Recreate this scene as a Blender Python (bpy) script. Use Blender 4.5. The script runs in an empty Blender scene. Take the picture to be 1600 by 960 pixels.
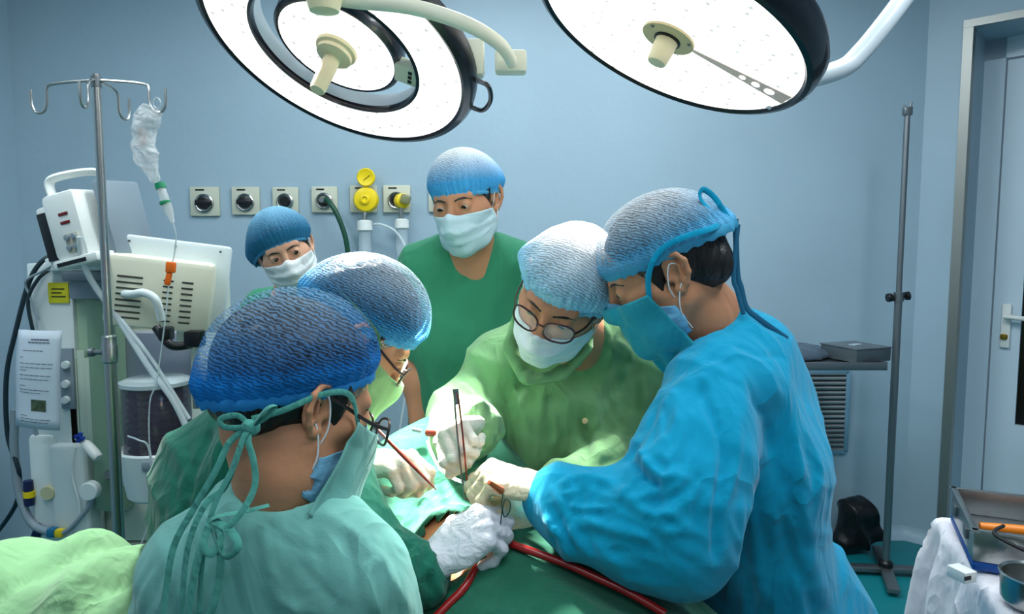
import bpy, bmesh, math, random
import numpy as np
from mathutils import Vector, Matrix, Euler
random.seed(7); np.random.seed(7)
SC = bpy.context.scene
COL = SC.collection
PI = math.pi

# ---------------------------------------------------------------- camera, world, lights, exposure
FOC = 1100.0                       # focal length in pixels of a 1600 wide frame
PITCH = math.radians(5.0)
CAM_H = 1.5
cam_data = bpy.data.cameras.new('camera'); cam = bpy.data.objects.new('camera', cam_data); COL.objects.link(cam)
cam.location = (0, 0, CAM_H); cam.rotation_euler = (PI/2 - PITCH, 0, 0)
cam_data.sensor_width = 36.0; cam_data.lens = 36.0*FOC/1600.0; cam_data.clip_start = 0.05
SC.camera = cam
SC.view_settings.view_transform = 'Standard'
try: SC.view_settings.look = 'None'
except Exception: pass
SC.view_settings.gamma = 1.0; SC.view_settings.use_curve_mapping = False
SC.view_settings.exposure = 0.0

world = bpy.data.worlds.new('World'); SC.world = world; world.use_nodes = True
world.node_tree.nodes['Background'].inputs[0].default_value = (0.62, 0.78, 0.92, 1)
world.node_tree.nodes['Background'].inputs[1].default_value = 0.30

def W(px, py, Y):
    """world point seen at pixel (px,py) of the 1600x960 frame, at distance Y in front of the camera"""
    x = (px-800.0)/FOC; v = (480.0-py)/FOC
    d = Vector((x, math.cos(PITCH)+v*math.sin(PITCH), -math.sin(PITCH)+v*math.cos(PITCH)))
    d *= Y/d.y
    return Vector((0, 0, CAM_H)) + d
def proj(P):
    """numpy (n,3) world -> pixel"""
    P = np.asarray(P, dtype=float) - np.array([0, 0, CAM_H])
    c, s = math.cos(PITCH), math.sin(PITCH)
    dz = P[:, 1]*c - P[:, 2]*s; up = P[:, 1]*s + P[:, 2]*c
    return 800+FOC*P[:, 0]/dz, 480-FOC*up/dz, dz

FIELD = W(690, 795, 1.12)          # the lit surgical field

def area(name, loc, target, sx, sy, power, color, spread=180):
    L = bpy.data.lights.new(name, 'AREA'); L.shape = 'RECTANGLE'; L.size = sx; L.size_y = sy
    L.energy = power; L.color = color; L.spread = math.radians(spread)
    o = bpy.data.objects.new(name, L); COL.objects.link(o); o.location = loc
    o.rotation_euler = (Vector(target)-Vector(loc)).to_track_quat('-Z', 'Y').to_euler()
    return o
# ceiling luminaires of the room (cool white), the last one an added fill
area('ceiling_and_fill_light', (0.2, 0.4, 2.96), (0.2, 0.4, 0), 1.2, 0.3, 16, (0.90, 0.97, 1.0))
area('ceiling_and_fill_light', (0.1, 2.45, 2.96), (0.1, 2.45, 0), 1.8, 0.3, 42, (0.88, 0.96, 1.0))
area('ceiling_and_fill_light', (-1.6, 1.6, 2.96), (-1.6, 1.6, 0), 0.3, 1.2, 24, (0.88, 0.97, 1.0))
area('ceiling_and_fill_light', (0.0, -1.0, 2.96), (0, -1.0, 0), 1.4, 0.6, 20, (0.88, 0.96, 1.0))
area('ceiling_and_fill_light', (1.35, 1.3, 2.96), (1.35, 1.3, 0), 0.3, 1.2, 30, (0.88, 0.96, 1.0))  # added fill that brightens the right wall and the white tablecloth

# ---------------------------------------------------------------- materials
def lin(c):
    c = [x/255.0 if max(c) > 1.001 else x for x in c]
    return tuple((x/12.92 if x <= 0.04045 else ((x+0.055)/1.055)**2.4) for x in c)
MATS = {}
def mat(name, rgb, rough=0.5, metal=0.0, bump=0.0, bscale=30.0, var=0.0, vscale=4.0, alpha=1.0, trans=0.0, emit=0.0,
        sheen=0.0, sss=0.0, stretch=None, detail=4.0, distort=0.0, spec=0.5, ior=1.45, coat=0.0):
    if name in MATS: return MATS[name]
    m = bpy.data.materials.new(name); m.use_nodes = True
    nt = m.node_tree; N = nt.nodes; Lk = nt.links; b = N['Principled BSDF']
    c = lin(rgb) + (1,)
    b.inputs['Base Color'].default_value = c
    b.inputs['Roughness'].default_value = rough; b.inputs['Metallic'].default_value = metal
    b.inputs['Specular IOR Level'].default_value = spec
    b.inputs['IOR'].default_value = ior
    if alpha < 1: b.inputs['Alpha'].default_value = alpha
    if trans: b.inputs['Transmission Weight'].default_value = trans
    if coat: b.inputs['Coat Weight'].default_value = coat
    if emit:
        b.inputs['Emission Color'].default_value = c; b.inputs['Emission Strength'].default_value = emit
    if sheen: b.inputs['Sheen Weight'].default_value = sheen; b.inputs['Sheen Roughness'].default_value = 0.5
    if sss:
        b.inputs['Subsurface Weight'].default_value = sss; b.inputs['Subsurface Radius'].default_value = (1, .35, .2)
        b.inputs['Subsurface Scale'].default_value = 0.006
    tc = N.new('ShaderNodeTexCoord'); mp = N.new('ShaderNodeMapping'); Lk.new(tc.outputs['Object'], mp.inputs[0])
    if stretch: mp.inputs['Scale'].default_value = stretch
    if var:
        n = N.new('ShaderNodeTexNoise'); n.inputs['Scale'].default_value = vscale; n.inputs['Detail'].default_value = 5
        Lk.new(mp.outputs[0], n.inputs['Vector'])
        r = N.new('ShaderNodeMapRange'); r.inputs[1].default_value = .3; r.inputs[2].default_value = .7
        r.inputs[3].default_value = 1-var; r.inputs[4].default_value = 1+var; Lk.new(n.outputs[0], r.inputs[0])
        mx = N.new('ShaderNodeVectorMath'); mx.operation = 'SCALE'; mx.inputs[0].default_value = c[:3]
        Lk.new(r.outputs[0], mx.inputs['Scale']); Lk.new(mx.outputs[0], b.inputs['Base Color'])
    if bump:
        n = N.new('ShaderNodeTexNoise'); n.inputs['Scale'].default_value = bscale; n.inputs['Detail'].default_value = detail
        n.inputs['Distortion'].default_value = distort
        Lk.new(mp.outputs[0], n.inputs['Vector'])
        bp = N.new('ShaderNodeBump'); bp.inputs['Strength'].default_value = bump; bp.inputs['Distance'].default_value = 0.02
        Lk.new(n.outputs[0], bp.inputs['Height']); Lk.new(bp.outputs[0], b.inputs['Normal'])
    MATS[name] = m
    return m
def cloth(name, rgb, bump=0.5, bscale=7.0, var=0.06, rough=0.9, sheen=0.15):
    """woven cotton: soft crumple plus a fine weave"""
    m = mat(name, rgb, rough=rough, bump=bump*1.3, bscale=bscale, var=var, vscale=3, sheen=sheen, detail=5, distort=0.8, spec=0.15)
    nt = m.node_tree; N = nt.nodes; Lk = nt.links; b = N['Principled BSDF']
    old = b.inputs['Normal'].links[0].from_node
    # crumple: ridged noise at two sizes
    tc0 = [x for x in N if x.type == 'TEX_COORD'][0]; hs = []
    mp0 = N.new('ShaderNodeMapping'); mp0.inputs['Scale'].default_value = (1, 1, .5); mp0.inputs['Rotation'].default_value = (.2, .25, .3); Lk.new(tc0.outputs['Object'], mp0.inputs[0])
    for sc_, di, wt in ((bscale*.8, 1.4, 1.2), (bscale*2.4, .8, .28)):
        a = N.new('ShaderNodeTexNoise'); a.inputs['Scale'].default_value = sc_; a.inputs['Detail'].default_value = 2.5; a.inputs['Distortion'].default_value = di
        Lk.new(mp0.outputs[0], a.inputs['Vector'])
        s1 = N.new('ShaderNodeMath'); s1.operation = 'SUBTRACT'; Lk.new(a.outputs[0], s1.inputs[0]); s1.inputs[1].default_value = .5
        s2 = N.new('ShaderNodeMath'); s2.operation = 'ABSOLUTE'; Lk.new(s1.outputs[0], s2.inputs[0])
        s3 = N.new('ShaderNodeMath'); s3.operation = 'MULTIPLY'; Lk.new(s2.outputs[0], s3.inputs[0]); s3.inputs[1].default_value = -3.0*wt; hs.append(s3)
    ad = N.new('ShaderNodeMath'); Lk.new(hs[0].outputs[0], ad.inputs[0]); Lk.new(hs[1].outputs[0], ad.inputs[1])
    Lk.new(ad.outputs[0], old.inputs['Height']); old.inputs['Distance'].default_value = .012
    n = N.new('ShaderNodeTexNoise'); n.inputs['Scale'].default_value = 420; n.inputs['Detail'].default_value = 1
    tc = [x for x in N if x.type == 'TEX_COORD'][0]; Lk.new(tc.outputs['Object'], n.inputs['Vector'])
    bp = N.new('ShaderNodeBump'); bp.inputs['Strength'].default_value = 0.15; bp.inputs['Distance'].default_value = 0.002
    Lk.new(n.outputs[0], bp.inputs['Height']); Lk.new(old.outputs[0], bp.inputs['Normal']); Lk.new(bp.outputs[0], b.inputs['Normal'])
    return m
def cap_mat(name, rgb, lo=0.35, hi=0.8, white=(225, 240, 250), scale=55):
    """thin crepe non-woven fabric: fine crinkle lines, see-through between them"""
    m = bpy.data.materials.new(name); m.use_nodes = True; nt = m.node_tree; N = nt.nodes; Lk = nt.links
    b = N['Principled BSDF']; b.inputs['Roughness'].default_value = .8; b.inputs['Specular IOR Level'].default_value = .2
    at = N.new('ShaderNodeAttribute'); at.attribute_name = 'cap'        # x: around, y: crown to rim, z: density
    sp = N.new('ShaderNodeSeparateXYZ'); Lk.new(at.outputs['Vector'], sp.inputs[0])
    tc = N.new('ShaderNodeTexCoord')
    wv = N.new('ShaderNodeTexWave'); wv.bands_direction = 'DIAGONAL'; wv.inputs['Scale'].default_value = scale
    wv.inputs['Distortion'].default_value = 7; wv.inputs['Detail'].default_value = 3; wv.inputs['Detail Scale'].default_value = 1.6
    mp = N.new('ShaderNodeMapping'); mp.inputs['Scale'].default_value = (.9, .5, 1.9); Lk.new(tc.outputs['Object'], mp.inputs[0])
    Lk.new(mp.outputs[0], wv.inputs['Vector'])
    ns = N.new('ShaderNodeTexNoise'); ns.inputs['Scale'].default_value = 14; ns.inputs['Detail'].default_value = 4
    Lk.new(tc.outputs['Object'], ns.inputs['Vector'])
    ad = N.new('ShaderNodeMath'); ad.operation = 'MULTIPLY_ADD'; Lk.new(ns.outputs[0], ad.inputs[0]); ad.inputs[1].default_value = .9
    Lk.new(wv.outputs['Fac'], ad.inputs[2])
    mr = N.new('ShaderNodeMapRange'); mr.inputs[1].default_value = .45; mr.inputs[2].default_value = 1.35
    mr.inputs[3].default_value = lo; mr.inputs[4].default_value = hi; Lk.new(ad.outputs[0], mr.inputs[0])
    dn = N.new('ShaderNodeMath'); dn.operation = 'ADD'; dn.use_clamp = True; Lk.new(mr.outputs[0], dn.inputs[0]); Lk.new(sp.outputs[2], dn.inputs[1])
    Lk.new(dn.outputs[0], b.inputs['Alpha'])
    mx = N.new('ShaderNodeMix'); mx.data_type = 'RGBA'; mx.inputs[6].default_value = lin(white)+(1,); mx.inputs[7].default_value = lin(rgb)+(1,)  # crown coloured paler to paint in lamplight, blending to the cap's own colour
    Lk.new(sp.outputs[1], mx.inputs[0]); Lk.new(mx.outputs[2], b.inputs['Base Color'])
    bp = N.new('ShaderNodeBump'); bp.inputs['Strength'].default_value = .35; bp.inputs['Distance'].default_value = .002
    Lk.new(ad.outputs[0], bp.inputs['Height']); Lk.new(bp.outputs[0], b.inputs['Normal'])
    return m

# ---------------------------------------------------------------- linking and tagging
LOC = {}
def tag(o, label=None, cat=None, group=None, kind=None):
    if label: o['label'] = label
    if cat: o['category'] = cat
    if group: o['group'] = group
    if kind: o['kind'] = kind
    return o
def empty(name, loc, label=None, cat=None, group=None, kind=None):
    o = bpy.data.objects.new(name, None); COL.objects.link(o); o.location = Vector(loc); o.empty_display_size = .05
    LOC[o.name] = Vector(loc); tag(o, label, cat, group, kind); return o
def mobj(name, verts, faces, m, parent=None, smooth=True, label=None):
    """verts in WORLD space"""
    V = np.asarray([tuple(v) for v in verts] if not isinstance(verts, np.ndarray) else verts, dtype=np.float64)
    if parent is not None: org = np.array(LOC[parent.name])
    else:
        lo, hi = V.min(0), V.max(0); org = np.array([(lo[0]+hi[0])/2, (lo[1]+hi[1])/2, lo[2]])
    me = bpy.data.meshes.new(name); me.from_pydata((V-org).tolist(), [], faces if isinstance(faces, list) else faces.tolist())
    me.validate(); me.update()
    if m is not None:
        me.materials.append(m)
    if smooth: me.polygons.foreach_set('use_smooth', [True]*len(me.polygons))
    o = bpy.data.objects.new(name, me); COL.objects.link(o)
    if parent is not None: o.parent = parent; LOC[o.name] = Vector(org)
    else: o.location = Vector(org); LOC[o.name] = Vector(org)
    if label: o['label'] = label
    return o
def copy_tree(o, dloc=None, parent=None):
    c = o.copy(); COL.objects.link(c)
    if parent is not None: c.parent = parent
    if dloc is not None: c.location = Vector(o.location)+Vector(dloc)
    LOC[c.name] = Vector(c.location) if parent is None else LOC[parent.name]
    for ch in [x for x in COL.objects if x.parent == o]: copy_tree(ch, None, c)
    return c

# ---------------------------------------------------------------- mesh builder
class MB:
    def __init__(s): s.v = []; s.f = []
    def add(s, verts, faces):
        n = len(s.v); s.v += [Vector(v) for v in verts]; s.f += [[i+n for i in f] for f in faces]; return s
    def box(s, c, size, rot=None, bev=0.0, seg=2):
        bm = bmesh.new(); bmesh.ops.create_cube(bm, size=1)
        for v in bm.verts: v.co = Vector((v.co.x*size[0], v.co.y*size[1], v.co.z*size[2]))
        if bev > 0: bmesh.ops.bevel(bm, geom=bm.edges[:], offset=min(bev, min(size)*.45), segments=seg, profile=.5, affect='EDGES')
        R = rot if isinstance(rot, Matrix) else (Euler(rot).to_matrix() if rot else Matrix.Identity(3))
        bm.verts.ensure_lookup_table()
        vs = [R @ v.co + Vector(c) for v in bm.verts]; fs = [[v.index for v in f.verts] for f in bm.faces]
        bm.free(); return s.add(vs, fs)
    def boxpx(s, x0, y0, x1, y1, Y, d, bev=.004):
        """axis aligned box whose front face (at distance Y) fills the pixel rectangle"""
        a, b = W(x0, y1, Y), W(x1, y0, Y)
        return s.box(((a.x+b.x)/2, Y+d/2, (a.z+b.z)/2), (abs(b.x-a.x), d, abs(b.z-a.z)), bev=bev)
    def tube(s, pts, r, n=10, caps=True, closed=False, flat=None):
        pts = [Vector(p) for p in pts]; rs = r if isinstance(r, (list, tuple)) else [r]*len(pts)
        N = len(pts); prev = None; rings = []
        for i, p in enumerate(pts):
            if closed: t = pts[(i+1) % N]-pts[i-1]
            else: t = pts[min(i+1, N-1)]-pts[max(i-1, 0)]
            t = t.normalized() if t.length > 1e-9 else Vector((0, 0, 1))
            if prev is None:
                a = flat.copy() if flat is not None else (Vector((0, 0, 1)) if abs(t.z) < .9 else Vector((1, 0, 0)))
                u = (a - t*a.dot(t)).normalized()
            else: u = (prev - t*prev.dot(t)); u = u.normalized() if u.length > 1e-6 else t.orthogonal().normalized()
            prev = u; w = t.cross(u)
            rr = rs[i]; ra, rb = rr if isinstance(rr, (tuple, list)) else (rr, rr)
            rings.append([p+u*math.cos(2*PI*k/n)*ra+w*math.sin(2*PI*k/n)*rb for k in range(n)])
        vs = [v for R in rings for v in R]; fs = []
        for i in range(N if closed else N-1):
            j = (i+1) % N
            for k in range(n): fs.append([i*n+k, i*n+(k+1) % n, j*n+(k+1) % n, j*n+k])
        if caps and not closed:
            fs.append(list(range(n))[::-1]); fs.append([(N-1)*n+k for k in range(n)])
        return s.add(vs, fs)
    def lathe(s, prof, org, axis=(0, 0, 1), n=32, cap=True):
        """prof: list of (radius, height along axis)"""
        ax = Vector(axis).normalized(); u = ax.orthogonal().normalized(); w = ax.cross(u); org = Vector(org)
        vs = []; fs = []
        for (r, h) in prof:
            for k in range(n):
                a = 2*PI*k/n; vs.append(org+ax*h+u*math.cos(a)*r+w*math.sin(a)*r)
        for i in range(len(prof)-1):
            for k in range(n): fs.append([i*n+k, i*n+(k+1) % n, (i+1)*n+(k+1) % n, (i+1)*n+k])
        if cap:
            if prof[0][0] > 1e-5: fs.append(list(range(n))[::-1])
            if prof[-1][0] > 1e-5: fs.append([(len(prof)-1)*n+k for k in range(n)])
        return s.add(vs, fs)
    def build(s, name, m, parent=None, smooth=True, label=None):
        o = mobj(name, s.v, s.f, m, parent, smooth, label)
        if smooth:
            me = o.data
            try: me.set_sharp_from_angle(angle=math.radians(38))
            except Exception: pass
        return o
def spline(pts, n=8):
    """Catmull-Rom through points (any dimension)"""
    P = [np.array(tuple(p), float) for p in pts]; out = []
    for i in range(len(P)-1):
        p0 = P[max(i-1, 0)]; p1 = P[i]; p2 = P[i+1]; p3 = P[min(i+2, len(P)-1)]
        for k in range(n):
            t = k/n
            out.append(.5*((2*p1)+(-p0+p2)*t+(2*p0-5*p1+4*p2-p3)*t*t+(-p0+3*p1-3*p2+p3)*t**3))
    out.append(P[-1]); return out
def svec(pts, n=8): return [Vector(p) for p in spline(pts, n)]

# ---------------------------------------------------------------- implicit surfaces (smooth unions meshed with surface nets)
def smin(a, b, k):
    if k <= 0: return np.minimum(a, b)
    h = np.maximum(k-np.abs(a-b), 0)/k
    return np.minimum(a, b)-h*h*k*.25
class SDF:
    def __init__(s, lo, hi, h):
        s.lo = np.array(lo, float); s.h = h
        n = np.ceil((np.array(hi)-s.lo)/h).astype(int)+1; s.n = n
        s.ax = [(s.lo[i]+h*np.arange(n[i])).astype(np.float32) for i in range(3)]
        s.F = np.full(tuple(n), .5, np.float32)
    def _sl(s, lo, hi):
        a = np.clip(np.floor((np.array(lo)-s.lo)/s.h).astype(int), 0, s.n); b = np.clip(np.ceil((np.array(hi)-s.lo)/s.h).astype(int)+1, 0, s.n)
        if np.any(b <= a): return None, None
        sl = tuple(slice(a[i], b[i]) for i in range(3))
        return sl, (s.ax[0][a[0]:b[0], None, None], s.ax[1][None, a[1]:b[1], None], s.ax[2][None, None, a[2]:b[2]])
    def _put(s, lo, hi, fn, k, sub):
        m = k+3*s.h; sl, g = s._sl(np.array(lo)-m, np.array(hi)+m)
        if sl is None: return s
        d = fn(*g).astype(np.float32)
        s.F[sl] = -smin(-s.F[sl], d, k) if sub else smin(s.F[sl], d, k)
        return s
    def cap(s, a, b, ra, rb=None, k=.01, sub=False):
        rb = ra if rb is None else rb; a = np.array(tuple(a), float); b = np.array(tuple(b), float); R = max(ra, rb)
        ab = b-a; L2 = max(ab@ab, 1e-12)
        def fn(x, y, z):
            h = np.clip(((x-a[0])*ab[0]+(y-a[1])*ab[1]+(z-a[2])*ab[2])/L2, 0, 1)
            return np.sqrt((x-a[0]-h*ab[0])**2+(y-a[1]-h*ab[1])**2+(z-a[2]-h*ab[2])**2)-(ra+(rb-ra)*h)
        return s._put(np.minimum(a, b)-R, np.maximum(a, b)+R, fn, k, sub)
    def chain(s, pts, k=.01, sub=False):
        """pts: (x,y,z,r)"""
        for p, q in zip(pts[:-1], pts[1:]): s.cap(p[:3], q[:3], p[3], q[3], k, sub)
        return s
    def ell(s, c, r, k=.01, sub=False, R=None):
        c = np.array(tuple(c), float); r = np.array(r, float); M = np.array(R) if R is not None else np.eye(3); rm = r.max(); mn = r.min()
        def fn(x, y, z):
            X, Y, Z = x-c[0], y-c[1], z-c[2]
            u = (X*M[0][0]+Y*M[1][0]+Z*M[2][0])/r[0]; v = (X*M[0][1]+Y*M[1][1]+Z*M[2][1])/r[1]; w = (X*M[0][2]+Y*M[1][2]+Z*M[2][2])/r[2]
            q = np.sqrt(u*u+v*v+w*w); g = np.sqrt((u/r[0])**2+(v/r[1])**2+(w/r[2])**2)+1e-9
            return np.where(q < .05, -mn, q*(q-1)/g)
        return s._put(c-rm, c+rm, fn, k, sub)
    def ecap(s, a, b, ra, rb, side, k=.03, sub=False):
        """elliptic tapered capsule; ra/rb = (half width along side, half depth)"""
        a = np.array(tuple(a), float); b = np.array(tuple(b), float); ab = b-a; L = np.linalg.norm(ab); t = ab/L
        sd = np.array(tuple(side), float); sd = sd-t*(sd@t); sd /= np.linalg.norm(sd); w = np.cross(t, sd); R = max(max(ra), max(rb))
        def fn(x, y, z):
            X, Y, Z = x-a[0], y-a[1], z-a[2]
            l = X*t[0]+Y*t[1]+Z*t[2]; h = np.clip(l/L, 0, 1); ex = l-h*L
            u = X*sd[0]+Y*sd[1]+Z*sd[2]; v = X*w[0]+Y*w[1]+Z*w[2]
            A = ra[0]+(rb[0]-ra[0])*h; B = ra[1]+(rb[1]-ra[1])*h; C = np.minimum(A, B)
            q = np.sqrt((u/A)**2+(v/B)**2+(ex/C)**2)
            g = np.sqrt((u/A**2)**2+(v/B**2)**2+(ex/C**2)**2)+1e-9
            return np.where(q < .05, -C, q*(q-1)/g)
        return s._put(np.minimum(a, b)-R, np.maximum(a, b)+R, fn, k, sub)
    def plane(s, p, n, k=.004):
        """cut away everything on the side n points to"""
        p = np.array(tuple(p), float); n = np.array(tuple(n), float); n /= np.linalg.norm(n)
        x, y, z = s.ax[0][:, None, None], s.ax[1][None, :, None], s.ax[2][None, None, :]
        d = ((x-p[0])*n[0]+(y-p[1])*n[1]+(z-p[2])*n[2]).astype(np.float32)
        s.F = -smin(-s.F, -d, k); return s
    def mesh(s, smooth=1):
        F = s.F; F[0] = F[-1] = 1; F[:, 0] = F[:, -1] = 1; F[:, :, 0] = F[:, :, -1] = 1
        ins = F < 0; nx, ny, nz = F.shape
        cnt = np.zeros((nx-1, ny-1, nz-1), np.int8)
        for i in (0, 1):
            for j in (0, 1):
                for k in (0, 1): cnt += ins[i:nx-1+i, j:ny-1+j, k:nz-1+k]
        act = (cnt > 0) & (cnt < 8); ci = np.argwhere(act); idx = np.full(act.shape, -1, np.int64); idx[act] = np.arange(len(ci))
        acc = np.zeros((len(ci), 3)); num = np.zeros(len(ci))
        cor = [(i, j, k) for i in (0, 1) for j in (0, 1) for k in (0, 1)]
        for c0 in cor:
            for axd in range(3):
                if c0[axd]: continue
                c1 = list(c0); c1[axd] = 1
                f0 = F[ci[:, 0]+c0[0], ci[:, 1]+c0[1], ci[:, 2]+c0[2]]; f1 = F[ci[:, 0]+c1[0], ci[:, 1]+c1[1], ci[:, 2]+c1[2]]
                m = (f0 < 0) != (f1 < 0); t = f0[m]/(f0[m]-f1[m])
                pos = np.tile(np.array(c0, float), (m.sum(), 1)); pos[:, axd] += t
                acc[m] += pos; num[m] += 1
        V = ci+acc/num[:, None]
        faces = []
        for axd in range(3):
            o1, o2 = (axd+1) % 3, (axd+2) % 3
            a = [slice(None)]*3; b = [slice(None)]*3; a[axd] = slice(0, -1); b[axd] = slice(1, None)
            A = ins[tuple(a)]; B = ins[tuple(b)]; e = np.argwhere(A != B)
            e = e[(e[:, o1] > 0) & (e[:, o2] > 0) & (e[:, o1] < F.shape[o1]-1) & (e[:, o2] < F.shape[o2]-1)]
            fl = A[e[:, 0], e[:, 1], e[:, 2]]
            q = []
            for (d1, d2) in ((0, 0), (-1, 0), (-1, -1), (0, -1)):
                c = e.copy(); c[:, o1] += d1; c[:, o2] += d2; q.append(idx[c[:, 0], c[:, 1], c[:, 2]])
            q = np.stack(q, 1); q[~fl] = q[~fl][:, ::-1]; faces.append(q)
        Fc = np.concatenate(faces); V = V*s.h+s.lo
        ok = (Fc >= 0).all(1); Fc = Fc[ok]
        for _ in range(smooth): V = lap(V, Fc, .5)
        return V, Fc
def lap(V, F, lam):
    S = np.zeros_like(V); C = np.zeros(len(V))
    for k in range(4):
        a, b = F[:, k], F[:, (k+1) % 4]
        for ax in range(3):
            S[:, ax] += np.bincount(a, V[b, ax], len(V))+np.bincount(b, V[a, ax], len(V))
        C += np.bincount(a, minlength=len(V))+np.bincount(b, minlength=len(V))
    C = np.maximum(C, 1); return V+(S/C[:, None]-V)*lam
def normals(V, F):
    n = np.cross(V[F[:, 2]]-V[F[:, 0]], V[F[:, 3]]-V[F[:, 1]]); N = np.zeros_like(V)
    for k in range(4):
        for ax in range(3): N[:, ax] += np.bincount(F[:, k], n[:, ax], len(V))
    return N/(np.linalg.norm(N, axis=1)[:, None]+1e-12)
def wob(P, s, seed=0):
    """cheap smooth vector noise in about -1..1"""
    r = np.random.RandomState(seed); out = np.zeros(len(P))
    for i in range(5):
        d = r.normal(size=3); d /= np.linalg.norm(d); out += np.sin(P@d*s*(1+.45*i)+r.rand()*6.28+1.3*np.sin(P@r.normal(size=3)*s*.5))/(1+.3*i)
    return out/2.6
def folds(V, F, amp0, direction, freq, seed=0, mask=None, warp=.9):
    """soft cloth folds: ridges whose crests run across `direction`"""
    amp = amp0*1.7; N = normals(V, F); d = np.array(tuple(direction), float); d /= np.linalg.norm(d)
    ph = V@d*freq+warp*2.2*wob(V, 5, seed)+.8*wob(V, 13, seed+1)
    r = (1-np.abs(np.sin(ph)))**2-.3; a = amp*(.35+.65*np.clip(wob(V, 6, seed+2)+.4, 0, 1))
    if mask is not None: a = a*mask
    return V+N*(r*a)[:, None]
def rand_creases(seed, n, box, ang, dang, length, amp, w):
    """n short crease lines inside a pixel box, running at about `ang` degrees"""
    r = random.Random(seed); out = []
    for _ in range(n):
        x = r.uniform(box[0], box[2]); y = r.uniform(box[1], box[3]); a = math.radians(ang+r.uniform(-dang, dang)); L = length*r.uniform(.5, 1.3); b = a+r.uniform(-.5, .5)
        p0 = (x, y); p1 = (x+math.cos(a)*L*.5, y+math.sin(a)*L*.5); p2 = (p1[0]+math.cos(b)*L*.5, p1[1]+math.sin(b)*L*.5)
        out.append(([p0, p1, p2], amp*r.choice((-1, 1, 1))*r.uniform(.5, 1.2), w*r.uniform(.7, 1.4)))
    return out
def creases(V, F, items):
    """raise (+) or sink (-) soft lines over the camera-facing surface. items: (pixel polyline, amp m, width px)"""
    N = normals(V, F); x, y, dz = proj(V)
    ray = V-np.array([0, 0, CAM_H]); ray /= np.linalg.norm(ray, axis=1)[:, None]
    face = np.clip(-(N*ray).sum(1)*3, 0, 1); D = np.zeros(len(V))
    for pts, amp, w in items:
        pts = spline(pts, 5); best = np.full(len(V), 1e9); tt = np.zeros(len(V)); n = len(pts)-1
        for i in range(n):
            a, b = pts[i], pts[i+1]; ab = b-a; h = np.clip(((x-a[0])*ab[0]+(y-a[1])*ab[1])/(ab@ab+1e-9), 0, 1)
            d = np.hypot(x-a[0]-h*ab[0], y-a[1]-h*ab[1]); m = d < best; best[m] = d[m]; tt[m] = ((i+h)/n)[m]
        D += amp*np.exp(-(best/w)**2)*np.clip(np.minimum(tt, 1-tt)*6+.15, 0, 1)
    return V+N*(D*face)[:, None]

# ================================================================ THE ROOM
M_wall = mat('blue_wall_paint', (156, 180, 194), rough=.42, var=.05, vscale=1.6, bump=.05, bscale=40, spec=.4)
M_ceil = mat('ceiling_paint', (205, 222, 230), rough=.7)
M_floor = mat('teal_vinyl_floor', (10, 122, 130), rough=.45, var=.06, vscale=2.2)
M_steel = mat('brushed_steel', (178, 180, 178), rough=.28, metal=1.0, bump=.05, bscale=60)
M_dsteel = mat('dull_steel', (128, 134, 138), rough=.42, metal=.9)
M_white = mat('white_plastic', (226, 230, 226), rough=.38)
M_cream = mat('cream_plastic', (222, 220, 198), rough=.4)
M_grey = mat('grey_plastic', (132, 146, 156), rough=.45)
M_black = mat('black_plastic', (16, 17, 20), rough=.35)
M_rubber = mat('black_rubber', (22, 23, 25), rough=.6)
M_alu = mat('white_door_metal', (196, 214, 226), rough=.35)
WY = 3.53
def quadobj(name, pts, m):
    o = mobj(name, pts, [list(range(len(pts)))], m, smooth=False); o['kind'] = 'structure'; return o
def wallbox(name, a, b, z0, z1, th, m, out):
    """thick wall slab between plan points a,b, thickness outwards"""
    a, b, n = Vector((a[0], a[1], 0)), Vector((b[0], b[1], 0)), Vector((out[0], out[1], 0)).normalized()*th
    vs = []
    for p in (a, b, b+n, a+n):
        vs += [(p.x, p.y, z0), (p.x, p.y, z1)]
    fs = [[0, 1, 3, 2], [2, 3, 5, 4], [4, 5, 7, 6], [6, 7, 1, 0], [0, 2, 4, 6], [1, 7, 5, 3]]
    return vs, fs
C0 = W(1422, 620, WY); CX = C0.x
cd = Vector((.725, -.69, 0)).normalized(); cn = Vector((.69, .725, 0)).normalized()
CP = lambda s, d=0: Vector((CX, WY, 0))+cd*s+cn*d
LX, RX = -2.45, (CP(1.75)).x
RYc = CP(1.75).y
HC = 3.0
fl = quadobj('floor', [(LX-.1, -2.0, 0), (RX+.4, -2.0, 0), (RX+.4, WY+.7, 0), (LX-.1, WY+.7, 0)], M_floor)
ce = quadobj('ceiling', [(LX-.1, -2.0, HC), (LX-.1, WY+.7, HC), (RX+.4, WY+.7, HC), (RX+.4, -2.0, HC)], M_ceil)
v, f = wallbox('wall_back', (LX, WY), (CX, WY), 0, HC, .12, M_wall, (0, 1)); o = mobj('wall_back', v, f, M_wall, smooth=False); o['kind'] = 'structure'
v, f = wallbox('wall_left', (LX, -2), (LX, WY), 0, HC, .1, M_wall, (-1, 0)); o = mobj('wall_left', v, f, M_wall, smooth=False); o['kind'] = 'structure'
v, f = wallbox('wall_right', (RX, -2), (RX, RYc), 0, HC, .1, M_wall, (1, 0)); o = mobj('wall_right', v, f, M_wall, smooth=False); o['kind'] = 'structure'
DS0, DS1, DH, DD = .185, 1.37, 2.52, .36      # door recess along the angled wall
m = MB()
def slab(s0, s1, z0, z1, d0, d1):
    P = [CP(s0, d0), CP(s1, d0), CP(s1, d1), CP(s0, d1)]; vs = []
    for p in P: vs += [(p.x, p.y, z0), (p.x, p.y, z1)]
    return vs, [[0, 1, 3, 2], [2, 3, 5, 4], [4, 5, 7, 6], [6, 7, 1, 0], [0, 2, 4, 6], [1, 7, 5, 3]]
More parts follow.
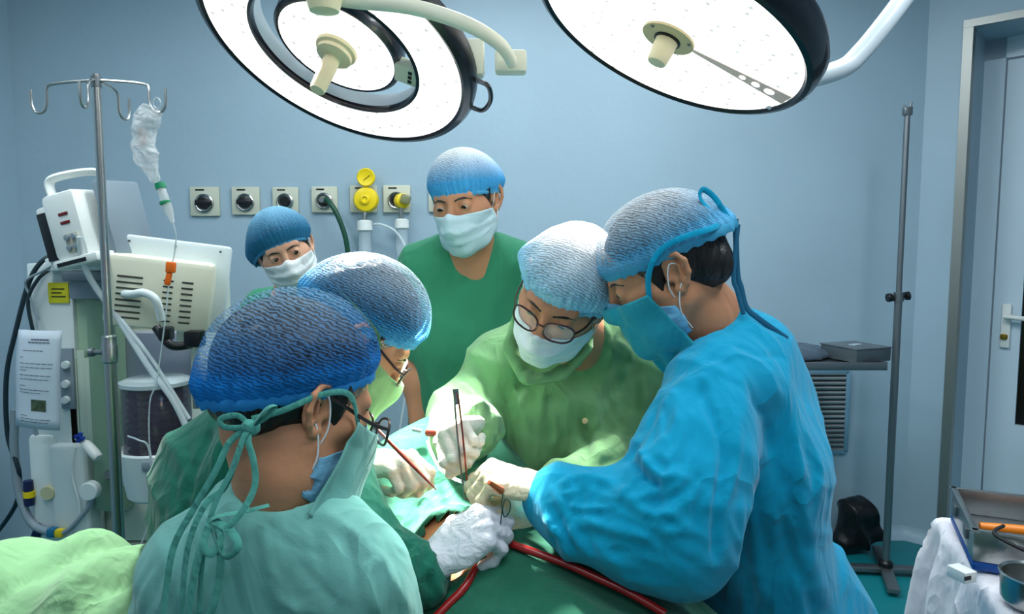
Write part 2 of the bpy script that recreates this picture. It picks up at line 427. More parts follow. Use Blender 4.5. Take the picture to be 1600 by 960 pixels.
m.add(*slab(0, DS0, 0, HC, 0, DD)); m.add(*slab(DS0, DS1, DH, HC, 0, DD)); m.add(*slab(DS1, 1.75, 0, HC, 0, DD))
o = m.build('wall_corner', M_wall, smooth=False); o['kind'] = 'structure'
# cove at the foot of the walls
def cove(name, pts):
    m = MB(); R = .06; n = 6; vs = []; fs = []
    for (x, y, nx, ny) in pts:
        for k in range(n+1):
            a = PI/2*k/n; d = R*(1-math.sin(a)); z = R*(1-math.cos(a))
            vs.append((x+nx*(d+.002), y+ny*(d+.002), z+.001))
    for i in range(len(pts)-1):
        for k in range(n): fs.append([i*(n+1)+k, i*(n+1)+k+1, (i+1)*(n+1)+k+1, (i+1)*(n+1)+k])
    m.add(vs, fs); o = m.build(name, M_wall); o['kind'] = 'structure'
cove('baseboard_back', [(LX, WY, 0, -1), (CX-.02, WY, -.2, -1), (CP(.03).x, CP(.03).y, -cn.x, -cn.y), (CP(DS0-.02).x, CP(DS0-.02).y, -cn.x, -cn.y)])
# metal angle round the door opening
m = MB()
m.add(*slab(DS0-.035, DS0, 0, DH+.03, -.012, 0)); m.add(*slab(DS0-.035, DS1+.03, DH, DH+.035, -.014, 0)); m.add(*slab(DS0, DS0+.006, 0, DH, -.012, .05))
o = m.build('trim_1', mat('door_edge_metal', (150, 152, 148), rough=.4, metal=.8), smooth=False); o['kind'] = 'structure'
# the door in its recess
door = empty('door_1', CP(.7, .26), kind='structure')
m = MB(); m.add(*slab(DS0+.0, DS0+.09, 0, DH, .30, .36)); m.add(*slab(DS0, DS1, DH-.10, DH, .30, .36)); m.add(*slab(DS1-.09, DS1, 0, DH, .30, .36)); m.build('door_frame', M_alu, door, smooth=False)
m = MB(); m.add(*slab(DS0+.097, DS0+.215, .01, DH-.11, .31, .35)); m.add(*slab(DS0+.215, DS1-.1, .01, .60, .31, .35)); m.add(*slab(DS0+.215, DS1-.1, 2.2, DH-.11, .31, .35)); m.add(*slab(DS1-.22, DS1-.1, .6, 2.2, .31, .35))
m.build('door_leaf', M_alu, door, smooth=False)
m = MB(); m.add(*slab(DS0+.215, DS1-.22, .60, 2.2, .33, .342)); gl = m.build('glass_panel', mat('dark_door_glass', (26, 22, 20), rough=.12, spec=.6), door, smooth=False)
hz = W(1565, 515, 3.2).z
m = MB(); c = CP(DS0+.155, .302); m.box((c.x, c.y, hz-.02), (.04, .02, .22), rot=(0, 0, math.atan2(cd.y, cd.x)), bev=.004)
a = CP(DS0+.155, .26); b = CP(DS0+.32, .25); m.tube([CP(DS0+.155, .305)+Vector((0, 0, hz+.03)), a+Vector((0, 0, hz+.03)), b+Vector((0, 0, hz+.02))], .012)
m.build('door_handle', M_white, door)
m = MB(); c = CP(DS0+.15, .292); m.box((c.x, c.y, hz-.075), (.03, .03, .03), bev=.01); m.build('lock_knob', mat('brass', (210, 160, 60), rough=.3, metal=1), door)
# louvred air grille in the back wall
gr = empty('air_grille', W(1290, 700, WY-.01), 'grey louvred air grille set in the blue wall below the steel tray', 'vent')
m = MB(); a, b = W(1240, 706, WY-.01), W(1326, 580, WY-.01)
for (x0, x1, z0, z1) in ((a.x, b.x, a.z-.012, a.z+.012), (a.x, b.x, b.z-.012, b.z+.012), (a.x-.012, a.x+.012, a.z, b.z), (b.x-.012, b.x+.012, a.z, b.z)):
    m.box(((x0+x1)/2, WY-.009, (z0+z1)/2), (x1-x0, .018, z1-z0), bev=.003)
m.build('grille_frame', mat('grille_blue', (110, 150, 172), rough=.5), gr)
m = MB(); n = 17
for i in range(n): m.box(((a.x+b.x)/2, WY-.008, a.z+(b.z-a.z)*(i+.5)/n), (b.x-a.x-.02, .02, .010), rot=(.5, 0, 0))
m.build('slats', mat('grille_slat', (150, 158, 162), rough=.45, metal=.3), gr, smooth=False)
m = MB(); m.box(((a.x+b.x)/2, WY-.0015, (a.z+b.z)/2), (b.x-a.x-.02, .003, b.z-a.z)); m.build('grille_backing', M_black, gr, smooth=False)

# ================================================================ SURGICAL LAMPS
def disc_frame(px, py, Y, ratio, ang):
    c = W(px, py, Y); r = (c-Vector((0, 0, CAM_H))).normalized()
    a = math.radians(ang); q = W(px-math.sin(a)*20, py+math.cos(a)*20, Y)
    m_ = (q-c); m_ = (m_-r*m_.dot(r)).normalized()
    n = (-r*ratio+m_*math.sqrt(1-ratio*ratio)).normalized()
    u = n.orthogonal().normalized(); d = math.cos(math.radians(0))
    q2 = W(px+math.cos(a)*20, py+math.sin(a)*20, Y)-c; u = (q2-n*q2.dot(n)).normalized(); w = n.cross(u)
    return c, n, u, w
def led_mat(name, strength, scale):
    m = bpy.data.materials.new(name); m.use_nodes = True; nt = m.node_tree; N = nt.nodes; L = nt.links; b = N['Principled BSDF']
    tc = N.new('ShaderNodeTexCoord'); v = N.new('ShaderNodeTexVoronoi'); v.inputs['Scale'].default_value = scale; v.inputs['Randomness'].default_value = .35
    L.new(tc.outputs['Object'], v.inputs['Vector'])
    r = N.new('ShaderNodeValToRGB'); r.color_ramp.elements[0].position = .14; r.color_ramp.elements[0].color = (.30, .28, .27, 1)
    r.color_ramp.elements[1].position = .22; r.color_ramp.elements[1].color = (1, .96, .90, 1)
    L.new(v.outputs['Distance'], r.inputs[0]); L.new(r.outputs[0], b.inputs['Emission Color']); b.inputs['Emission Strength'].default_value = strength
    b.inputs['Base Color'].default_value = (.8, .8, .78, 1); b.inputs['Roughness'].default_value = .2
    return m
M_led = led_mat('lamp_diffuser_lit', 1.75, 34)
M_rim = mat('lamp_rim_dark', (12, 14, 26), rough=.3, coat=.3)
M_hous = mat('lamp_housing', (205, 214, 220), rough=.35)
M_ivory = mat('ivory_handle', (236, 222, 180), rough=.4)
def ringmesh(m, c, n, u, w, prof, seg=96):
    vs = []; fs = []; k = len(prof)
    for i in range(seg):
        a = 2*PI*i/seg; e = u*math.cos(a)+w*math.sin(a)
        for (r, h) in prof: vs.append(c+e*r+n*h)
    for i in range(seg):
        j = (i+1) % seg
        for q in range(k-1): fs.append([i*k+q, j*k+q, j*k+q+1, i*k+q+1])
    m.add(vs, fs)
def surgical_spot(name, c, n, target, power, size, blend=.6, r=.12, col=(1, .97, .90)):
    L = bpy.data.lights.new(name, 'SPOT'); L.energy = power; L.spot_size = math.radians(size); L.spot_blend = blend; L.shadow_soft_size = r; L.color = col
    o = bpy.data.objects.new(name, L); COL.objects.link(o); o.location = c
    o.rotation_euler = (target-c).to_track_quat('-Z', 'Y').to_euler(); return o
# left lamp: a lit ring with a second lit disc in its opening
c, n, u, w = disc_frame(524, 82, 1.75, .54, 25.6); K = 1.75/FOC*1.0
lampA = empty('surgical_lamp', c, 'ring-shaped surgical lamp with inner disc, brightly lit, over the group', 'lamp')
Ro, Ri, Rc = 205*K, 133*K, 93*K
m = MB(); ringmesh(m, c, n, u, w, [(Ri+.003, .004), (Ro-.003, .004)]); m.build('ring_diffuser', M_led, lampA)
m = MB(); ringmesh(m, c, n, u, w, [(Ro-.004, .006), (Ro+.004, .010), (Ro+.018, .004), (Ro+.026, -.012), (Ro+.024, -.035), (Ro+.008, -.05), (Ro-.03, -.055), (Ri+.03, -.055)]); m.build('outer_rim', M_rim, lampA)
m = MB(); ringmesh(m, c, n, u, w, [(Ri+.004, .006), (Ri-.004, .008), (Ri-.007, -.0), (Ri-.007, -.008)]); m.build('inner_rim', M_rim, lampA)
m = MB(); ringmesh(m, c, n, u, w, [(Ri-.006, -.008), (Ri-.006, -.048), (Ri+.03, -.056)]); m.build('inner_wall', M_hous, lampA)
ci = c-n*.012
m = MB(); ringmesh(m, ci, n, u, w, [(0.0001, .0), (Rc, 0)]); m.build('centre_diffuser', M_led, lampA)
m = MB(); ringmesh(m, ci, n, u, w, [(Rc-.002, .002), (Rc+.004, .003), (Rc+.012, -.004), (Rc+.014, -.03), (Rc+.008, -.05), (Rc-.03, -.058), (.0001, -.058)]); m.build('centre_rim', M_rim, lampA)
m = MB(); ringmesh(m, ci, n, u, w, [(.052, .002), (.05, .010), (.043, .014), (.043, .024), (.036, .030), (.020, .032)]); m.build('handle_collar', M_ivory, lampA)
m = MB(); m.lathe([(.020, .02), (.0205, .06), (.019, .12), (.0175, .128), (.0001, .129)], ci, n); m.build('handle', M_ivory, lampA)
m = MB(); bq = c+u*(Rc+.5*(Ri-Rc)+.004)-n*.02-w*.0; R3 = Matrix((u, w, n)).transposed()
m.box(bq, (Ri-Rc+.012, .07, .028), rot=R3, bev=.006); m.build('bracket', M_cream, lampA)
m = MB()
for i in range(3): m.box(bq+n*.0145+w*(i-1)*.017+u*.003, (.010, .012, .002), rot=R3, bev=.002)
m.build('button_panel', M_black, lampA)
# hand grips on the rim (dark loops)
def grip(ang, span=.16, off=.03):
    a0 = math.radians(ang); pts = []
    for t, o_ in ((-span, .012), (-span*.85, off+.012), (0, off+.022), (span*.85, off+.012), (span, .012)):
        a = a0+t; pts.append(c+(u*math.cos(a)+w*math.sin(a))*(Ro+.012+o_)-n*.02)
    m = MB(); m.tube(svec(pts, 5), .006, 8); m.build('grip', M_rim, lampA)
# find which way w points in the picture
def ang_of(px, py):
    q = W(px, py, c.y)-c; return math.degrees(math.atan2(q.dot(w), q.dot(u)))
grip(ang_of(742, 172)); grip(ang_of(400, 160), .12, .008)
# curved carrying arm: from a hub above the frame to the joint block by the rim
Jb = W(775, 98, 1.72)
m = MB(); m.tube(svec([W(470, -50, 1.42), W(520, -6, 1.42), W(640, 10, 1.44), W(730, 38, 1.50), W(782, 70, 1.60), W(800, 98, 1.68)], 8), [(.016, .012)]*41, 14); m.build('carrying_arm', M_cream, lampA)
m = MB(); m.box(Jb+Vector((.035, 0, 0)), (.075, .05, .052), bev=.008); m.box(W(742, 92, 1.73), (.045, .05, .085), bev=.008); m.box(W(728, 96, 1.75), (.06, .04, .04), bev=.006); m.build('joint_block', M_cream, lampA)
m = MB(); m.lathe([(.0001, -.05), (.028, -.045), (.036, -.02), (.036, .03), (.03, .05), (.03, .12)], W(506, -20, 1.40), (0, 0, 1)); m.build('arm_hub', M_ivory, lampA)
m = MB(); m.tube([W(506, -30, 1.40), Vector((W(506, -20, 1.40).x, 1.40, 2.45)), Vector((-.1, 1.9, 2.5)), Vector((-.1, 1.9, 3.0))], .028, 14); m.build('ceiling_arm', M_hous, lampA)
surgical_spot('lamp_and_extra_spot', ci+n*.02, n, FIELD+Vector((-.02, 0, 0)), 3600, 24, .75, .10)
surgical_spot('lamp_and_extra_spot', c-u*(Ro-.07)+n*.02, n, Vector((-.76, 1.17, .93)), 150, 20, .6, .05)  # extra spot added at the ring's rim to brighten the lower-left cloth
lampA_c, lampA_n = c, n
# right lamp: one large disc
c, n, u, w = disc_frame(1046, 56, 1.62, .42, 25.8); K = 1.62/FOC*1.02; Ro = 207*K
lampB = empty('surgical_lamp', c, 'large one-piece disc surgical lamp with thick dark rim, brightly lit, near the door', 'lamp')
m = MB(); ringmesh(m, c, n, u, w, [(.0001, .004), (Ro-.003, .004)]); m.build('disc_diffuser', M_led, lampB)
m = MB(); ringmesh(m, c, n, u, w, [(Ro-.004, .006), (Ro+.003, .012), (Ro+.014, .008), (Ro+.024, -.010), (Ro+.028, -.040), (Ro+.016, -.065), (Ro-.04, -.08), (.0001, -.085)]); m.build('outer_rim', M_rim, lampB)
m = MB(); ringmesh(m, c, n, u, w, [(.062, .004), (.061, .009), (.030, .010)]); m.build('hub_plate', mat('hub_plate_tan', (214, 196, 150), rough=.45), lampB)
for k in range(3):
    m = MB(); a = 2*PI*k/3+.5; m.lathe([(.004, .009), (.004, .0115), (.0001, .012)], c+(u*math.cos(a)+w*math.sin(a))*.052, n, n=10); m.build('screw', M_dsteel, lampB)

m = MB(); ringmesh(m, c, n, u, w, [(.031, .010), (.031, .014), (.026, .015)]); m.build('handle_ring', M_black, lampB)
m = MB(); m.lathe([(.026, .008), (.025, .04), (.022, .065), (.020, .068), (.0001, .069)], c, n); m.build('handle', M_ivory, lampB)
# radial seam strip with three holes
qd = (W(1135, 175, 1.62)-c); qd = (qd-n*qd.dot(n)).normalized(); sd = n.cross(qd)
m = MB(); vs = [c+qd*.062+sd*.006+n*.0055, c+qd*(Ro-.006)+sd*.026+n*.0055, c+qd*(Ro-.006)-sd*.026+n*.0055, c+qd*.062-sd*.006+n*.0055]
m.add(vs+[v_-n*.002 for v_ in vs], [[0, 1, 2, 3], [7, 6, 5, 4], [0, 4, 5, 1], [2, 6, 7, 3], [1, 5, 6, 2], [3, 7, 4, 0]]); m.build('seam_strip', mat('seam_grey', (196, 180, 168), rough=.4, emit=.25), lampB, smooth=False)
m = MB()
for t, rr in ((.17, .008), (.205, .010), (.24, .012)): m.lathe([(rr, .0056), (rr, .0066), (.0001, .0067)], c+qd*(t+.02), n, n=20)
m.build('seam_lens', M_led, lampB)
m = MB(); m.tube(svec([W(1235, 128, 1.72), W(1268, 122, 1.74), W(1318, 106, 1.76), W(1345, 82, 1.77), W(1380, 40, 1.78), W(1425, -20, 1.80), W(1500, -120, 1.83)], 8), .0235, 16); m.build('carrying_arm', M_hous, lampB)
m = MB(); m.box(W(1225, 150, 1.72), (.10, .05, .05), rot=(0, -.3, 0), bev=.01); m.build('joint_block', M_hous, lampB)
m = MB(); tp = W(1500, -120, 1.83); m.tube([tp, Vector((.4, 1.95, 2.85)), Vector((.4, 1.95, 3.0))], .03, 14); m.build('ceiling_arm', M_hous, lampB)
surgical_spot('lamp_and_extra_spot', c+n*.10, n, FIELD+Vector((.08, .10, .10)), 260, 34, .8, .10)
lampB_c, lampB_n = c, n
print('lampA', lampA_c, lampA_n, 'to field', (FIELD-lampA_c).normalized()); print('lampB', lampB_c, lampB_n, (FIELD-lampB_c).normalized(), 'FIELD', FIELD)

# ================================================================ WALL OUTLETS
M_plate = mat('outlet_plate', (196, 198, 180), rough=.45)
M_yellow = mat('yellow_plastic', (236, 206, 22), rough=.35)
M_clear = mat('clear_plastic', (225, 238, 245), rough=.08, alpha=.35, spec=.8)
M_tubeclear = mat('clear_tubing', (215, 228, 232), rough=.15, alpha=.6)
OY = WY-.012
def outlet_plate(px, py, wpx, label, group):
    c = W(px, py, OY); r = wpx/FOC*OY/2
    t = empty('gas_outlet', (c.x, WY, c.z-r), label, 'gas outlet', group)
    m = MB(); m.box((c.x, WY-.008, c.z), (2*r, .016, 2*r), bev=.004); m.build('plate', M_plate, t)
    m = MB(); m.box((c.x-.3*r, WY-.0165, c.z+.78*r), (.62*r, .001, .11*r)); m.build('printed_legend', M_black, t, smooth=False)
    return t, c, r
outs = [(320, 315, 45, 'outlet with a wide black socket, leftmost of the row on the wall'),
        (384, 314, 43, 'outlet with a wide black socket, second from the left in the row'),
        (446, 313, 40, 'outlet with a small round black socket just above the woman in the dark blue cap'),
        (507, 312, 40, 'outlet with the dark green hose plugged into its socket'),
        (568, 311, 42, 'outlet mostly covered by the big yellow suction regulator'),
        (620, 311, 42, 'outlet carrying the small yellow flow valve'),
        (690, 311, 40, 'outlet half hidden behind the head of the standing man in green scrubs')]
for i, (px, py, wp, lb) in enumerate(outs):
    t, c, r = outlet_plate(px, py, wp, lb, 'gas outlets in a row on the wall')
    m = MB(); m.lathe([(.64*r, 0), (.64*r, .010), (.56*r, .014), (.50*r, .012), (.46*r, .004)], (c.x, WY-.016, c.z-.12*r), (0, -1, 0)); m.build('socket_ring', M_steel, t)
    m = MB()
    if i < 2:
        m.lathe([(.40*r, 0), (.42*r, .013), (.3*r, .016), (.0001, .016)], (c.x, WY-.014, c.z-.12*r), (0, -1, 0))
        m.box((c.x, WY-.024, c.z-.10*r), (1.22*r, .016, .42*r), bev=.008)
    else: m.lathe([(.42*r, 0), (.42*r, .010), (.36*r, .014), (.0001, .014)], (c.x, WY-.014, c.z-.12*r), (0, -1, 0))
    m.build('socket', M_black, t)
# green hose
m = MB(); hp = svec([W(507, 312, WY-.03), W(512, 314, WY-.08), W(524, 330, WY-.10), W(538, 365, WY-.10), W(544, 400, WY-.10), W(546, 450, WY-.11), W(520, 560, WY-.2), W(470, 700, WY-.4), W(440, 820, WY-.6)], 8)
o = m.tube(hp, .0125, 10).build('gas_hose', mat('dark_green_hose', (14, 70, 50), rough=.4)); tag(o, 'dark green rubber hose hanging down from the fourth wall outlet', 'hose')
m = MB(); m.lathe([(.018, 0), (.018, .03), (.012, .04), (.012, .06)], W(507, 312, WY-.02), (0, -1, -.1)); m.build('connector', M_steel, o)
# yellow suction regulator with a dial gauge and collecting jar
c = W(571, 312, WY-.07); t = empty('suction_regulator', c+Vector((0, 0, -.2)), 'yellow suction regulator with a round gauge standing above its big knob', 'regulator')
m = MB(); m.lathe([(.045, 0), (.060, .008), (.062, .03), (.054, .045), (.035, .05)], c+Vector((0, .04, 0)), (0, -1, 0)); m.build('knob', M_yellow, t)
m = MB(); m.lathe([(.022, .045), (.022, .060), (.014, .062), (.012, .056), (.0001, .056)], c+Vector((0, .04, 0)), (0, -1, 0)); m.build('knob_centre', M_yellow, t)
m = MB(); m.lathe([(.03, 0), (.043, .004), (.045, .02), (.040, .026), (.031, .022)], W(573, 278, WY-.05), (0, -1, 0)); m.build('gauge_case', M_yellow, t)
m = MB(); m.lathe([(.032, .0), (.032, .019), (.0001, .019)], W(573, 278, WY-.05), (0, -1, 0)); m.build('gauge_face', mat('gauge_face', (170, 184, 190), rough=.2), t)
m = MB(); q = W(573, 278, WY-.072); m.box(q, (.003, .002, .04), rot=(0, .9, 0)); m.build('needle', M_black, t)
m = MB(); q = W(570, 338, WY-.06); m.tube([c+Vector((0, .02, -.03)), q, W(569, 350, WY-.06)], .011, 10); m.build('stem', M_steel, t)
m = MB(); m.lathe([(.02, .0), (.036, -.006), (.038, -.05), (.03, -.055), (.0001, -.055)], W(570, 344, WY-.06), (0, 0, 1)); m.build('jar_cap', M_white, t)
m = MB(); m.lathe([(.030, 0), (.031, -.10), (.026, -.13), (.0001, -.135)], W(570, 360, WY-.06), (0, 0, 1)); m.build('jar', M_clear, t)
m = MB(); m.tube(svec([W(584, 351, WY-.07), W(596, 351, WY-.08), W(618, 362, WY-.10), W(634, 388, WY-.12), W(640, 430, WY-.14), W(640, 560, WY-.2), W(620, 700, WY-.25)], 8), .006, 8)
o = m.build('suction_tube', M_tubeclear); tag(o, 'thin clear tube arching off the white jar cap of the yellow regulator', 'tube')
c = W(626, 314, WY-.06); t = empty('flow_valve', c+Vector((0, 0, -.2)), 'small yellow flow valve with a white capped jar, right of the gauge', 'regulator')
m = MB(); m.lathe([(.022, 0), (.038, .01), (.036, .04), (.016, .05)], c+Vector((-.006, .03, 0)), (.5, -.85, 0)); m.build('knob', M_yellow, t)
m = MB(); m.box(c+Vector((.026, -.02, .006)), (.05, .04, .045), rot=(0, .3, .3), bev=.01); m.build('flow_body', mat('smoky_plastic', (120, 130, 110), rough=.15, alpha=.7), t)
m = MB(); m.tube([c+Vector((0, 0, -.02)), W(627, 345, WY-.06)], .010, 10); m.build('stem', M_steel, t)
m = MB(); m.lathe([(.02, .0), (.034, -.006), (.035, -.045), (.03, -.05), (.0001, -.05)], W(628, 342, WY-.06), (0, 0, 1)); m.build('jar_cap', M_white, t)
m = MB(); m.lathe([(.028, 0), (.03, -.10), (.02, -.16), (.0001, -.165)], W(628, 356, WY-.06), (0, 0, 1)); m.build('jar', M_clear, t)

# ================================================================ IV POLE (left)
IY = 1.95; tp = W(150, 122, IY); PX, PZ = tp.x, tp.z
pole = empty('iv_pole', (PX, IY, 0), 'polished steel drip stand with four hooks in front of the anaesthesia machine', 'drip stand')
zc = W(163, 540, IY).z
m = MB(); m.lathe([(.0115, zc-.02), (.0115, PZ+.01), (.0001, PZ+.012)], (PX, IY, 0)); m.build('upper_tube', M_steel, pole)
m = MB(); m.lathe([(.016, .12), (.016, zc-.03)], (PX, IY, 0)); m.build('lower_tube', M_steel, pole)
m = MB(); m.lathe([(.016, zc-.05), (.021, zc-.045), (.021, zc+.0), (.019, zc+.005), (.019, zc+.025), (.0115, zc+.03)], (PX, IY, 0)); m.build('collar', M_steel, pole)
m = MB(); m.tube([(PX-.02, IY, zc-.02), (PX-.05, IY, zc-.02)], .007, 8); m.lathe([(.012, 0), (.012, .012)], (PX-.045, IY, zc-.02), (-1, 0, 0)); m.build('clamp_knob', M_dsteel, pole)
m = MB(); m.lathe([(.0135, PZ-.025), (.0135, PZ+.004)], (PX, IY, 0)); m.build('top_cap', M_dsteel, pole)
def hook(dx, dy, L):
    d = Vector((dx, dy, 0)).normalized(); b = Vector((PX, IY, PZ-.006)); z = Vector((0, 0, 1))
    pts = [b+d*.01, b+d*(L*.6)-z*.004, b+d*L-z*.010, b+d*(L+.012)-z*.022, b+d*(L+.014)-z*.06, b+d*(L+.024)-z*.082, b+d*(L+.044)-z*.084, b+d*(L+.056)-z*.066, b+d*(L+.058)-z*.022]
    m = MB(); m.tube(svec(pts, 5), .0042, 8); m.build('hook', M_steel, pole)
hook(-1, .05, .128); hook(1, 0, .128); hook(.15, 1, .07); hook(.1, -1, .035)
for k in range(5):
    a = 2*PI*k/5+.3; e = Vector((math.cos(a), math.sin(a), 0))
    m = MB(); m.tube([Vector((PX, IY, .13)), Vector((PX, IY, .11))+e*.06, Vector((PX, IY, .07))+e*.28], [.018, .015, .012], 8); m.build('base_leg', M_dsteel, pole)
    m = MB(); q = Vector((PX, IY, .03))+e*.28; m.lathe([(.0001, -.012), (.026, -.012), (.03, -.006), (.03, .006), (.026, .012), (.0001, .012)], q, (-e.y, e.x, 0)); m.build('castor', M_rubber, pole)
# IV bag
bagM = mat('iv_bag_film', (238, 240, 240), rough=.15, alpha=.42, bump=.9, bscale=22, distort=1.5, spec=.9)
bt = empty('iv_bag', W(240, 165, IY), 'clear crumpled half-empty infusion bag hanging from the right hook', 'infusion bag')
s = SDF(W(180, 300, IY)-Vector((0, .06, 0)), W(285, 155, IY)+Vector((0, .06, 0)), .0022)
sd = Vector((1, 0, 0))
def P3(x, y, Y=IY): return W(x, y, Y)
cl = [(238, 172, 17, 5), (232, 185, 20, 12), (224, 205, 16, 15), (224, 228, 16, 15), (230, 245, 19, 14), (236, 262, 11, 9), (242, 278, 8, 7)]
for (x0, y0, a0, b0), (x1, y1, a1, b1) in zip(cl[:-1], cl[1:]):
    k = IY/FOC; s.ecap(P3(x0, y0), P3(x1, y1), (a0*k, b0*k), (a1*k, b1*k), sd, k=.008)
V, F = s.mesh(1); N = normals(V, F); V = V+N*(wob(V, 70, 3)*.0035)[:, None]+N*(wob(V, 160, 5)*.0015)[:, None]
mobj('bag_film', V, F, bagM, bt)
m = MB(); m.box(W(222, 215, IY-.022), (.022, .002, .05), rot=(0, .1, 0)); m.build('bag_label', mat('pale_label', (225, 205, 200), rough=.6, alpha=.5), bt)
m = MB(); q = W(245, 161, IY); m.tube([q+Vector((math.cos(a)*.010, 0, math.sin(a)*.014)) for a in [2*PI*i/16 for i in range(16)]], .0022, 6, closed=True); m.build('hanging_loop', bagM, bt)
m = MB(); m.lathe([(.013, 0), (.014, .012), (.014, .016)], W(249, 286, IY), (W(251, 292, IY)-W(249, 286, IY))); m.build('green_ring', mat('green_ring_plastic', (20, 140, 95), rough=.4), bt)
# drip chamber
a, b = W(250, 290, IY), W(270, 348, IY); d = (b-a)
m = MB(); m.lathe([(.009, 0), (.012, .01), (.0125, .07), (.008, .09), (.005, d.length)], a, d); m.build('drip_chamber', mat('drip_chamber_clear', (240, 244, 244), rough=.1, alpha=.5, spec=.9), bt)
m = MB(); m.lathe([(.0128, 0), (.0145, .002), (.0145, .008), (.0128, .010)], W(257, 314, IY), d); m.build('green_ring', MATS['green_ring_plastic'], bt)
m = MB(); pts = svec([b, W(275, 370, IY), W(272, 400, IY+.01), W(266, 425, IY), W(258, 500, IY-.01), W(250, 560, IY), W(244, 600, IY), W(234, 630, IY), W(234, 700, IY), W(246, 760, IY), W(232, 820, IY), W(200, 900, IY)], 8)
m.tube(pts, .0022, 6); m.build('drip_line', M_tubeclear, bt)
m = MB(); a, b = W(268, 410, IY-.005), W(262, 447, IY-.005); R = Matrix.Rotation(.12, 3, 'Y')
m.box(W(267, 418, IY-.005), (.024, .018, .03), rot=(0, .1, 0), bev=.004); m.box(W(263, 436, IY-.005), (.015, .013, .036), rot=(0, .25, 0), bev=.004)
m.build('roller_clamp', mat('orange_plastic', (245, 110, 20), rough=.4), bt)

# ================================================================ ANAESTHESIA MACHINE
AY = 2.45
am = empty('anaesthesia_machine', (W(180, 800, AY).x, AY+.2, 0), 'cream and grey anaesthesia machine with column, bellows and hoses behind the drip stand', 'anaesthesia machine')
M_mach = mat('machine_cream', (206, 214, 198), rough=.42, var=.03)
M_mach2 = mat('machine_pale', (216, 226, 226), rough=.42, var=.03)
M_rail = mat('machine_greygreen', (130, 160, 136), rough=.35)
def pb(name, rects, m_, Y0=AY, parent=am, bev=.006):
    for (x0, y0, x1, y1, dY, d) in rects:
        mb = MB(); mb.boxpx(x0, y0, x1, y1, Y0+dY, d, bev); ob = mb.build(name, m_, parent)
    return ob
mb = MB(); a, b = W(72, 850, AY+.10), W(292, 410, AY+.10)
mb.box(((a.x+b.x)/2, AY+.30, b.z/2+.04), (b.x-a.x, .40, b.z-.08), bev=.02); mb.build('cabinet', M_mach, am)
pb('left_panel', [(68, 412, 110, 868, .0, .12)], M_mach2)
pb('glass_column', [(110, 440, 150, 762, .02, .10)], mat('column_glass', (168, 196, 170), rough=.12, spec=.7))
pb('steel_rail', [(150, 452, 178, 800, -.01, .06)], M_rail)
pb('right_panel', [(182, 520, 300, 600, .05, .06)], mat('machine_lilac', (186, 188, 206), rough=.4))
pb('top_plate', [(70, 404, 212, 424, -.04, .40)], M_mach2)
pb('flow_tube', [(112, 560, 118, 700, .0, .012), (126, 548, 131, 690, .0, .012), (138, 560, 143, 700, .0, .012)], mat('flow_glass', (190, 205, 190), rough=.2), bev=.003)
pb('grey_fascia', [(108, 424, 160, 468, -.03, .08)], M_grey)
pb('yellow_label', [(76, 442, 106, 474, -.006, .006)], mat('yellow_sticker', (226, 214, 40), rough=.5), bev=.001)
for k, (xa, xb, yy) in enumerate(((80, 100, 451), (80, 96, 457), (80, 102, 463))): pb('sticker_line', [(xa, yy, xb, yy+1.6, -.0075, .0016)], M_rubber, bev=0)
pb('dial_panel', [(96, 545, 112, 640, -.012, .02)], M_grey, bev=.003)
for y in (570, 600, 625):
    mb = MB(); mb.lathe([(.014, 0), (.013, .012), (.0001, .013)], W(104, y, AY-.012), (0, -1, 0), n=20); mb.build('dial', M_mach2, am)
pb('clamp_block', [(166, 416, 200, 440, -.16, .10), (196, 418, 232, 460, -.14, .08), (226, 432, 248, 462, -.15, .08)], M_grey)
pb('side_bracket', [(96, 424, 170, 440, -.05, .06)], M_dsteel)
# lower base, drawer front
pb('pipe_column', [(52, 680, 84, 872, -.012, .10), (84, 696, 130, 880, -.03, .12)], M_mach2, bev=.02)
pb('drawer_front', [(184, 780, 300, 846, .06, .05), (184, 850, 300, 930, .06, .05)], M_mach)
mb = MB(); a, b = W(60, 930, AY), W(320, 930, AY); mb.box(((a.x+b.x)/2, AY+.28, .10), (b.x-a.x+.08, .56, .09), bev=.02); mb.build('base', M_mach2, am)
for sx in (a.x+.02, b.x-.02):
    for sy in (AY+.06, AY+.5):
        mb = MB(); mb.lathe([(.0001, -.02), (.04, -.02), (.045, -.01), (.045, .01), (.04, .02), (.0001, .02)], (sx, sy, .045), (1, 0, 0)); mb.build('castor', M_rubber, am)
# bellows in a clear canister on a white dish
BC = W(246, 650, AY-.16)
k = (AY-.16)/FOC; zt = W(246, 600, BC.y).z; zb = W(246, 708, BC.y).z
mb = MB(); mb.lathe([(.0001, zb), (50*k, zb), (50*k, zt), (46*k, zt+.012), (.0001, zt+.014)], (BC.x, BC.y, 0), n=48); mb.build('canister', mat('smoky_canister', (70, 66, 84), rough=.1, alpha=.62, spec=.8), am)
mb = MB(); pr = [(.0001, zb+.004)]; nb = 9
for i in range(nb):
    z0 = zb+.006+(zt-zb-.03)*i/nb; dz = (zt-zb-.03)/nb; pr += [(38*k, z0), (44*k, z0+dz*.5), (38*k, z0+dz*.98)]
pr += [(.0001, zt-.02)]; mb.lathe(pr, (BC.x, BC.y, 0), n=40); mb.build('bellows', mat('bellows_dark', (36, 30, 30), rough=.5), am)
mb = MB(); mb.lathe([(.0001, zb), (11*k, zb), (11*k, zt-.004), (.0001, zt-.004)], (BC.x-.004, BC.y-43*k+11*k, 0), n=20); mb.build('column_rod', mat('brass_dull', (160, 160, 118), rough=.3, metal=.7), am)
